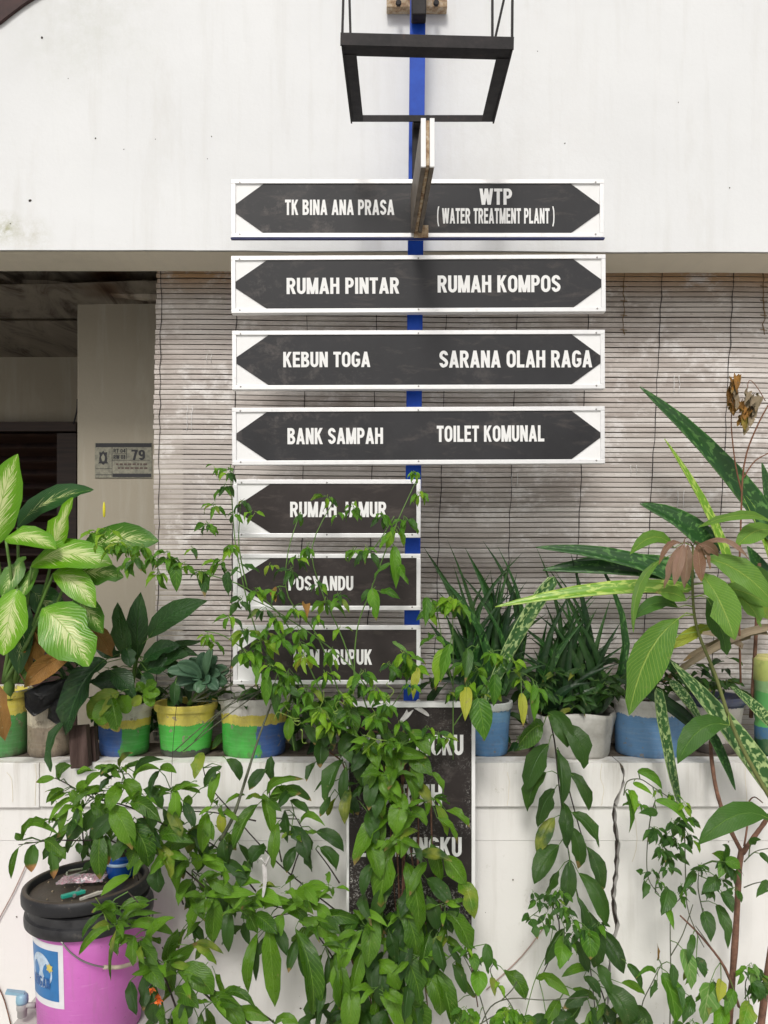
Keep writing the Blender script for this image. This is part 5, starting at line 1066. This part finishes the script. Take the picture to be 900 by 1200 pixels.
L4 = Plant('leafy_shrub', 'tall leafy green shrub hanging in front of the scuffed black board', 'shrub', P(470, 870, 2.08))
for pts in ([(470, 860), (474, 900), (470, 950), (482, 1000), (488, 1060), (495, 1130), (505, 1210)], [(455, 860), (450, 900), (462, 960), (466, 1010), (468, 1070), (470, 1150), (460, 1215)], [(505, 935), (506, 980), (510, 1030), (520, 1080)], [(425, 1080), (424, 1110), (430, 1150), (440, 1200)], [(430, 1170), (410, 1120), (395, 1090), (375, 1080)], [(400, 820), (420, 850), (450, 860)], [(480, 1085), (520, 1082), (545, 1100), (560, 1180)], [(383, 880), (402, 895), (412, 935)]): st(L4, pts, 2.07, .0028, 'brown')
for k in range(9):   # reddish hanging twigs in the heart of the bush
    x = 470+rnd.uniform(-14, 22); st(L4, [(x, 880+rnd.uniform(0, 60)), (x+rnd.uniform(-8, 8), 980), (x+rnd.uniform(-10, 14), 1090+rnd.uniform(0, 60))], 2.075, .0020, 'brown')
L4.many('''478 856 504 886 18; 457 884 500 888 16; 475 885 506 909 22; 472 903 486 940 14; 455 838 428 856 16; 463 898 455 926 14; 446 890 429 928 16; 510 943 524 980 13 l .16; 523 950 550 970 11 m; 487 957 462 982 12 l; 458 955 415 1014 24; 474 930 464 980 22; 462 985 446 1064 30; 490 974 450 998 12 m .2; 505 988 517 1034 19; 475 1010 491 1094 29; 520 1003 546 1037 22; 538 1032 556 1077 22; 522 1068 553 1123 28; 465 1060 488 1124 24; 440 1072 431 1134 24; 424 1078 454 1086 10 l .3; 424 1090 399 1142 19 l; 425 1112 411 1172 18; 392 1118 399 1184 22; 416 1150 410 1214 22; 440 1128 468 1160 22; 470 1112 493 1178 26; 504 1093 495 1144 18; 445 1105 472 1112 13 m .2; 498 1138 516 1190 24; 512 1135 530 1204 22; 440 1158 477 1216 28; 470 1165 503 1216 26; 525 1108 542 1132 12 d; 392 1080 420 1090 18; 380 1086 400 1120 16
383 822 399 858 22; 405 822 417 864 20; 368 822 372 852 15; 350 825 346 846 12; 340 838 338 869 13; 378 866 375 900 19 d; 402 890 382 942 22 d; 406 898 401 942 13 d; 410 925 404 966 14 d; 370 850 390 880 16 d; 418 860 398 885 16 d; 356 850 372 875 14 d; 430 880 412 905 16 d; 440 850 462 875 15; 396 870 412 895 15 d; 424 896 440 940 18 d; 412 880 424 922 18 d; 440 905 432 950 18 d; 396 850 380 876 16 d; 430 840 452 862 14; 412 836 438 842 13
485 1040 470 1075 18 d; 500 1030 530 1060 18 d; 500 1050 512 1090 18 d; 512 1070 530 1095 16 d; 460 1040 440 1075 18 d; 455 1090 462 1130 18 d; 482 1100 470 1150 18 d; 510 1100 520 1140 18 d; 452 1130 446 1180 18 d; 480 1150 474 1200 18 d; 430 1140 420 1180 16 d; 530 1130 545 1165 14 d; 492 1000 530 1010 14 d; 500 1010 480 1050 14; 440 960 425 990 14 d; 480 945 500 968 13 l; 468 975 485 950 10 l; 525 1100 500 1130 16; 440 1010 425 1050 14 d; 540 1060 520 1090 14 d; 410 1180 400 1216 18 d; 455 1185 440 1216 18 d; 495 1180 485 1216 20 d; 530 1180 545 1215 16; 380 1150 372 1190 12 d; 505 905 520 930 12; 490 920 505 945 12 d; 448 930 440 960 14 d; 455 915 470 935 12 l; 512 958 536 990 12; 480 985 494 1012 12 d''', Y=2.01)
for i in range(36): L4.scatter(P(rnd.gauss(462, 30), rnd.uniform(1030, 1200), 2.065), 2, .10, ['lance_dark', 'lance_dark', 'lance'], 'lance', .5, 1.2)
for i in range(12): L4.scatter(P(rnd.gauss(420, 18), rnd.uniform(835, 930), 2.06), 2, .07, ['lance_dark', 'lance', 'chili_dark'], 'lance', .6, 1.0)
L5 = Plant('hanging_vine', 'long vine of alternating dark leaves hanging down from the grow bag', 'vine', P(640, 838, 2.2))
for pts in ([(643, 838), (650, 870), (655, 920), (662, 970), (670, 1020), (682, 1070), (690, 1120), (697, 1180), (700, 1215)], [(655, 880), (668, 930), (682, 980), (694, 1005)], [(640, 1045), (655, 1080), (650, 1110), (632, 1150)], [(700, 1150), (710, 1180), (706, 1215)]): st(L5, pts, 2.14, .0022)
L5.many('''642 835 665 876 24; 637 849 603 881 27 m .15; 656 850 684 901 25; 643 872 618 926 27; 640 905 618 951 20 d; 652 878 658 944 18; 665 905 690 950 14 d .2; 650 925 630 970 25; 660 940 664 994 18; 670 952 702 993 17 d .15; 650 958 629 1000 18 d; 668 968 677 1018 19; 655 990 626 1036 22; 687 992 705 1046 20; 668 1008 663 1062 20; 678 1023 710 1086 19; 690 1068 696 1134 22; 700 1088 731 1141 21; 662 1088 638 1132 16 d; 690 1137 658 1145 10 m .2; 628 1147 668 1168 13 m .25; 590 1137 616 1172 18 m .2; 672 1190 652 1216 26; 708 1155 740 1210 28; 728 1152 756 1166 9 m .2; 725 1172 746 1210 17; 700 1178 722 1210 20 d; 690 1165 660 1182 16; 670 1100 690 1140 14 d; 655 1020 640 1050 14 d; 640 1190 625 1216 18; 745 1178 760 1216 18 d; 700 1130 716 1165 16 d; 684 1145 704 1170 14; 676 1050 684 1100 14 d; 690 1190 700 1216 22''', Y=2.09, mat='lance_dark')

for pl_, pts_, Y_ in ((L1, ((115, 905), (142, 903), (100, 940), (125, 925), (168, 930), (205, 925), (186, 975), (80, 930), (60, 960), (195, 1000)), 1.95), (L3, ((230, 1005), (300, 1050), (330, 1042), (360, 1050), (388, 1040), (345, 1060), (262, 1020), (245, 1050), (315, 935), (350, 975), (258, 945), (285, 1065), (375, 1080)), 2.0), (L4, ((462, 985), (478, 950), (505, 935), (455, 905), (425, 1085), (520, 1060), (470, 1075), (440, 870), (470, 870), (490, 1120), (410, 1110), (445, 1160), (400, 855), (380, 845)), 1.98), (L2, ((135, 1080), (190, 1130), (215, 1140), (165, 1100), (250, 1170), (140, 1062)), 1.79)):
    for u, v in pts_: pl_.scatter(P(u, v, Y_), 5, .052, ['lance_light', 'lance', 'lance'], 'lance', .8, .5, up=.4)
L4.many('430 868 444 900 18; 446 876 462 902 17; 438 906 458 940 18; 460 920 448 960 18 l; 430 950 440 990 18 d; 452 965 436 1005 18; 428 985 446 1030 20; 470 880 462 915 16; 482 900 494 925 13; 456 940 478 965 14; 462 856 474 888 17; 488 868 470 900 15; 452 918 470 950 16; 472 975 470 1006 16', Y=2.02)
# --- chilli plants
def cluster(pl, spec, Y, mats, kind='ovate', L0=1200):
    for row in spec.replace('\n', ';').split(';'):
        it = row.split()
        if len(it) < 4: continue
        u, v, n, s = map(float, it[:4]); mm = mats
        if len(it) > 4: mm = {'l': ['chili_lime', 'chili'], 'd': ['chili_dark'], 'y': ['yellow', 'chili_lime'], 'c': ['chili']}[it[4]]
        pl.scatter(P(u, v, Y+rnd.uniform(-.03, .03)), int(n)+(1 if n > 3 else 0), s/L0*Y, mm, kind, .62, 1.0)
CM = ['chili', 'chili', 'chili', 'chili_dark', 'chili_lime']
C1 = Plant('chilli_plant', 'tall straggly chilli plant climbing in front of the three short arrow signs', 'plant', P(340, 870, 2.15))
for pts in ([(345, 880), (330, 800), (300, 740), (278, 650), (272, 590), (270, 545)], [(385, 830), (335, 730), (290, 690), (240, 672), (185, 655), (130, 622)], [(415, 810), (418, 740), (437, 685), (462, 620), (480, 580), (492, 555)], [(400, 820), (372, 745), (338, 700), (337, 650), (352, 600)], [(430, 830), (402, 750), (376, 690), (366, 640), (392, 585)], [(440, 820), (400, 770), (330, 720), (290, 700)], [(350, 800), (300, 770), (262, 745), (240, 740)], [(415, 660), (440, 640), (462, 605)], [(290, 690), (280, 640), (282, 590)]): st(C1, pts, 2.0, .0020, 'green', 'stem')
cluster(C1, '''268 550 6 20; 250 590 5 22; 284 585 4 22 d; 243 612 4 22; 297 600 3 24 l; 270 638 6 21; 258 655 6 24; 283 662 3 26 d; 237 668 4 22; 216 660 5 22; 200 652 5 22; 250 545 3 16 l; 262 568 4 20; 274 600 3 20; 226 640 3 18
281 700 5 24 d; 300 690 5 22 l; 326 690 5 26; 348 652 4 28; 362 638 4 24; 384 580 5 24; 412 592 5 22; 396 600 3 20; 372 682 5 22; 384 702 4 28; 398 695 4 24; 438 688 3 34; 430 640 5 26; 464 618 5 30; 448 602 6 24; 485 552 5 20 l; 492 575 5 20 l; 474 605 4 26; 415 642 4 24 l; 462 655 3 34; 352 600 3 20; 340 665 4 28 d; 318 660 3 22; 310 712 4 22 d; 344 712 4 24
288 738 7 28; 306 748 7 28; 322 722 6 26; 300 765 5 32; 356 765 5 28 y; 340 786 6 28; 352 752 4 26; 380 788 6 28; 420 800 7 26; 442 806 7 24 l; 425 786 5 26; 472 762 4 26; 455 776 4 24; 388 760 4 24; 400 735 3 22; 368 740 3 22; 372 720 4 22; 390 770 3 24 y; 330 800 5 28; 360 805 6 28; 400 812 6 26; 318 780 5 28; 452 822 6 24; 480 800 4 20; 345 822 5 26; 375 830 6 26; 410 835 6 26; 440 840 6 26; 470 845 5 22; 430 870 5 24; 455 870 4 22; 385 845 5 26; 330 745 5 26 c; 350 735 4 26 c; 270 720 4 24; 284 760 4 26; 312 735 4 26 c''', 1.96, CM)
cluster(C1, '''112 622 5 20 l; 126 620 6 22 l; 140 635 6 22 l; 152 640 6 22 l; 166 640 6 24 l; 178 652 5 24; 184 668 4 26; 150 655 4 26; 196 645 4 22; 120 632 4 20 l; 158 652 4 24; 132 640 4 22 l; 242 742 7 18 l; 252 750 4 20 l''', 1.97, CM)
for a, b_ in (((206, 662), (207, 694)), ((240, 670), (240, 700)), ((266, 670), (268, 698)), ((436, 690), (441, 728)), ((302, 760), (300, 805)), ((462, 640), (464, 690)), ((312, 790), (312, 828)), ((322, 800), (326, 845))):
    C1.pl(*a, *b_, 14, rnd.choice(('chili', 'chili_dark')), 1.95, 'ovate', bend=.06, maxpet=.12)
for u, v in ((122, 597),):
    g = G(); g.lathe([(.0005, -.02), (.0028, -.018), (.0036, -.004), (.0034, .006), (.002, .016), (.0004, .020)], P(u, v, 1.96), 10); g.obj('chilli_fruit', simple('yellow_chilli_skin', (.65, .60, .03), .3, .1), C1.e)
for u, v in ((320, 698), (357, 716)):
    C1.pl(u, v-8, u+3, v+8, 10, 'dry', 1.97, 'ovate')
# tendrils that curl through the lower signs
for k in range(14):
    u, v = rnd.uniform(340, 470), rnd.uniform(790, 880); p0 = [(u, v)]
    for j in range(5): p0.append((p0[-1][0]+rnd.uniform(-9, 9), p0[-1][1]+rnd.uniform(-6, 10)))
    g = G(); g.tube(smooth_path([P(a, c, 1.95) for a, c in p0]), .0009, n=4); g.obj('tendril', SM['lime'], C1.e)
C2 = Plant('chilli_plant', 'chilli plant with pale curled leaves growing in front of the pale blue pot', 'plant', P(532, 870, 2.12))
for pts in ([(531, 890), (531, 820), (531, 760), (530, 702)], [(531, 805), (520, 760), (512, 715)], [(532, 850), (560, 810), (585, 790), (610, 788), (630, 800)], [(540, 830), (560, 790), (575, 765), (590, 762)], [(440, 850), (465, 820), (480, 790), (476, 765)], [(545, 800), (548, 775), (560, 755)]): st(C2, pts, 2.05, .0016, 'green', 'stem')
cluster(C2, '''516 702 6 30 l; 530 700 6 28 l; 540 705 4 26; 505 712 4 24 l; 545 772 6 26; 560 782 5 30; 575 760 5 24; 590 765 4 24; 548 800 5 28; 556 815 6 28 l; 618 772 1 18 l; 600 772 3 20; 612 792 3 24 l; 628 800 3 26; 636 806 2 22; 512 858 5 24; 524 862 5 24; 500 852 4 22; 476 768 6 28 c; 482 780 5 26; 470 780 4 24; 527 810 3 20; 508 745 3 24 c; 596 782 3 20; 570 800 4 26''', 2.02, CM)
for a, b_, w_, mt in (((522, 760), (510, 806), 17, 'chili_lime'), ((560, 818), (568, 868), 27, 'chili'), ((611, 812), (613, 852), 11, 'yellow'), ((626, 802), (626, 846), 11, 'chili'), ((528, 755), (516, 800), 14, 'chili'), ((500, 700), (498, 735), 14, 'chili'), ((490, 782), (484, 820), 10, 'yellow'), ((460, 752), (480, 768), 6, 'vari'), ((580, 790), (578, 828), 15, 'chili'), ((547, 805), (545, 845), 14, 'yellow'), ((548, 760), (545, 800), 14, 'chili_dark')):
    C2.pl(*a, *b_, w_, mt, 1.99, 'ovate', bend=.06, maxpet=.12)
C3 = Plant('chilli_plant', 'chilli plant hanging beside the crack in the wall at the lower right', 'plant', P(800, 1205, 2.05))
for pts in ([(731, 932), (735, 916), (750, 913), (765, 922), (800, 945)], [(768, 938), (762, 960), (758, 1000), (760, 1030), (772, 1048)], [(802, 960), (803, 1010), (805, 1060), (815, 1090), (825, 1110)], [(768, 1046), (770, 1030), (778, 1010)], [(785, 1205), (786, 1140), (786, 1070), (795, 1055), (812, 1035)], [(786, 1120), (800, 1095), (812, 1060)], [(824, 1070), (818, 1040), (820, 1015)], [(870, 1190), (855, 1150), (840, 1120), (815, 1085)], [(872, 1040), (885, 1035), (902, 1032)], [(872, 1010), (885, 998), (902, 994)], [(760, 1205), (752, 1180), (765, 1150), (775, 1130)], [(890, 1205), (876, 1180), (874, 1150), (885, 1135)]): st(C3, pts, 2.06, .0018, 'grey', 'stem')
C3.many('''747 904 776 925 11 c .2; 733 928 737 976 7 c; 738 926 744 953 10 cl; 768 938 806 968 10 c; 770 955 748 953 10 cd .1; 742 918 765 932 7 cl; 757 1034 753 1054 11 cd; 752 1024 745 1020 7 cd; 784 1042 775 1073 21 cd; 825 1068 833 1104 18 cd; 840 1060 853 1112 15 cd; 846 1045 859 1070 14 cd; 901 1038 886 1052 13 cd; 843 1030 822 1046 19 cd; 800 1112 810 1160 18 v; 816 1122 826 1146 12 cd; 768 1140 744 1148 6 c .35; 776 1140 790 1205 24 c; 832 1152 824 1200 28 v; 770 1150 762 1170 10 cd .3; 848 1180 838 1210 20 c; 788 1130 790 1160 12 cd; 770 1125 770 1105 6 dry; 878 1175 868 1210 24 c; 885 1130 878 1165 18 v; 845 1148 842 1175 14 yel; 880 1150 892 1172 14 cd; 815 1022 800 1045 12 cd; 780 1062 790 1090 8 c; 812 1095 806 1130 10 cd; 850 1010 868 1018 14 c; 850 1010 834 1000 12 c; 850 1010 846 990 8 cd; 850 1010 842 1030 14 v; 850 1012 856 1032 13 cd; 770 975 760 990 12 cd; 812 985 820 1000 10 cl; 880 990 892 984 9 cd; 890 1000 902 1015 8 cd; 822 1028 808 1020 7 cd; 790 1150 800 1185 14 cd; 860 1160 850 1190 14 c; 812 1170 800 1200 16 cd; 900 1150 888 1175 12 cd; 735 1130 752 1160 10 cd'''.replace('yel', 'y'), Y=2.02, kind='ovate')
cluster(C3, '''768 970 6 22 d; 782 975 7 22 d; 775 992 7 24 d; 790 960 7 24 d; 800 955 6 24; 784 1000 6 22 d; 805 975 6 22 d; 792 985 5 24; 782 1015 4 18 d; 764 1018 4 16 d; 772 1030 3 14; 800 1035 4 18; 794 1048 3 20; 832 1035 5 22 d; 848 1005 6 20; 858 1015 5 20 d; 862 1040 4 20 d; 846 1030 4 20 d; 820 1012 3 18; 880 1130 6 24; 892 1142 6 24; 870 1135 3 20; 826 1160 6 24; 836 1150 5 24; 810 1130 5 22; 884 1150 5 24 d; 802 940 6 18 l; 785 930 4 18 l; 770 925 3 16 l; 748 940 4 22 l; 812 1195 5 24; 870 1195 6 26; 845 1195 5 24; 790 1195 5 24; 755 1195 5 26 d''', 2.03, ['chili', 'chili_dark', 'chili_dark'])
C4 = Plant('chilli_plant', 'small chilli plant twining over the lower part of the hanging vine', 'plant', P(650, 1120, 2.1))
for pts in ([(660, 1045), (640, 1060), (625, 1072), (612, 1080)], [(647, 1060), (648, 1085), (644, 1110)], [(612, 1205), (630, 1140), (660, 1090), (676, 1080)]): st(C4, pts, 2.05, .0014, 'green', 'stem')
cluster(C4, '''642 1045 6 20 d; 650 1052 6 20; 632 1055 4 18; 660 1060 5 20; 670 1075 6 22; 640 1070 4 18; 625 1045 3 16 d; 672 1090 5 24; 684 1085 5 24; 700 1082 5 22; 655 1042 4 20; 665 1100 4 22; 622 1075 3 14 d; 640 1084 3 16''', 2.03, ['chili', 'chili_dark'])
C4.many('622 1078 630 1101 13 cd; 620 1075 611 1080 9 cd; 660 1105 656 1136 22 c; 638 1084 640 1098 9 cd; 690 1090 692 1125 22 c', Y=2.0, kind='ovate')
C5 = Plant('chilli_plant', 'young chilli plant by the wall below the right edge of the tall board', 'plant', P(600, 1210, 2.0))
for pts in ([(612, 1210), (600, 1180), (590, 1165), (575, 1140), (578, 1130)], [(575, 1215), (566, 1180), (553, 1140), (540, 1115)], [(560, 1210), (575, 1180), (600, 1170), (640, 1172), (690, 1168)], [(555, 1205), (580, 1190), (600, 1186)], [(588, 1172), (600, 1160), (606, 1150)]): st(C5, pts, 2.0, .0018, 'grey', 'stem')
cluster(C5, '''596 1180 8 26 l; 606 1186 7 26; 590 1190 7 28; 612 1195 6 26; 584 1150 3 18 l; 545 1108 4 18; 572 1118 3 20; 560 1120 3 18 d; 598 1200 7 28; 545 1180 5 22; 552 1195 6 24; 535 1195 4 24''', 1.97, ['chili', 'chili_lime', 'chili'])
C5.many('562 1138 560 1168 20 c; 570 1106 572 1142 14 cd; 554 1118 558 1140 12 c; 576 1145 580 1168 8 cd; 562 1190 545 1210 16 c', Y=1.97, kind='ovate')
# --- long diagonal stalk across the wall, and thin hanging stalks
dg = Plant('dry_cane', 'long bare grey-green cane slanting down from the white rimmed pot', 'cane', P(318, 825, 2.15))
dg.stem([P(318, 825, 2.12), P(304, 862, 2.08), P(292, 900, 2.05), P(281, 935, 2.03), P(272, 960, 2.02), P(258, 985, 2.02)], .0026, .0052, 'grey', 'cane', jit=.06)
hs_ = Plant('hanging_thread', 'thin dark thread hanging down from the green pot over the ledge', 'thread', P(206, 815, 2.18))
hs_.stem([P(208, 815, 2.17), P(203, 870, 2.16), P(200, 930, 2.13), P(196, 1000, 2.12)], .0008, .0008, 'dark', 'thread')
for k, (a, b_, c_) in enumerate((((205, 880), (250, 840), (310, 795)), ((215, 880), (262, 842), (320, 800)), ((228, 868), (270, 826), (330, 800)))):
    g = G(); g.tube(smooth_path([P(*a, 2.16), P(*b_, 2.15), P(*c_, 2.16)]), .0016, n=5); o = g.obj('stalk', SM['grey'], dg.e)
of = Plant('orange_flower', 'small orange flower on a thin stalk right of the pink bucket', 'flower', P(172, 1180, 1.80))
of.stem([P(170, 1180, 1.80), P(180, 1175, 1.79), P(186, 1174, 1.79)], .0009, .0009, 'rust', 'stalk')
pm = simple('orange_petal', (.70, .16, .03), .5); LM['petal'] = pm
for a in range(7):
    q = a*2*PI/7; of.pl(186, 1174, 186+5.5*math.cos(q), 1174+5*math.sin(q), 3.5, 'petal', 1.78, 'lance', petr=0, name='petal')
for a in range(3): of.pl(178, 1164, 178+5*math.cos(a*2), 1162+5*math.sin(a*2), 4, 'petal', 1.78, 'lance', petr=0, name='petal')
# --- dark undergrowth in the pots behind
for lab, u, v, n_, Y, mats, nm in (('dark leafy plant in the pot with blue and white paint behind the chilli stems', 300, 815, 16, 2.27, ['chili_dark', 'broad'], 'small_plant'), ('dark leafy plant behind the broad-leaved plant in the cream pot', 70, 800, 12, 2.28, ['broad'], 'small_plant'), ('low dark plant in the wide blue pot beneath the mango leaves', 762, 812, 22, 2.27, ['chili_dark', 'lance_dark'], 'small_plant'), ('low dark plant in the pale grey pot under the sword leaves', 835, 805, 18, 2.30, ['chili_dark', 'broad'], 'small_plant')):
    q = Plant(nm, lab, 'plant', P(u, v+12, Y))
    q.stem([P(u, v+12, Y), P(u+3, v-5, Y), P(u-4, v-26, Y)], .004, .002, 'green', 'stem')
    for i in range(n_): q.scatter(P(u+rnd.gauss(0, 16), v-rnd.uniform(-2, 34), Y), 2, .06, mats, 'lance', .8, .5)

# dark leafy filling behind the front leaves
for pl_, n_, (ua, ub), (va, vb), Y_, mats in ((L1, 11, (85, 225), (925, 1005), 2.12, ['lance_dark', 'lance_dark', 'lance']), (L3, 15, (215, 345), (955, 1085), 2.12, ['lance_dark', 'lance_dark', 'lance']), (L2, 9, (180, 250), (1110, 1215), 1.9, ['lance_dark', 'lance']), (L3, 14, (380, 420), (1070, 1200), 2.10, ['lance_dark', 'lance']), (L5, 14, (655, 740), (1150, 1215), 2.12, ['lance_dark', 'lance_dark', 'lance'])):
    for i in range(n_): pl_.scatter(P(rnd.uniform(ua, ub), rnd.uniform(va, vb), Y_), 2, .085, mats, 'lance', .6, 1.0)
for pl_, n_, (ua, ub), (va, vb), Y_ in ((b, 24, (95, 200), (780, 850), 2.38), (s_, 16, (190, 265), (790, 850), 2.38), (a1, 20, (505, 625), (770, 860), 2.38), (a2, 26, (600, 740), (770, 860), 2.38), (C1, 26, (265, 400), (805, 860), 2.36)):  # extra dark leaves added to darken the gaps behind the pots
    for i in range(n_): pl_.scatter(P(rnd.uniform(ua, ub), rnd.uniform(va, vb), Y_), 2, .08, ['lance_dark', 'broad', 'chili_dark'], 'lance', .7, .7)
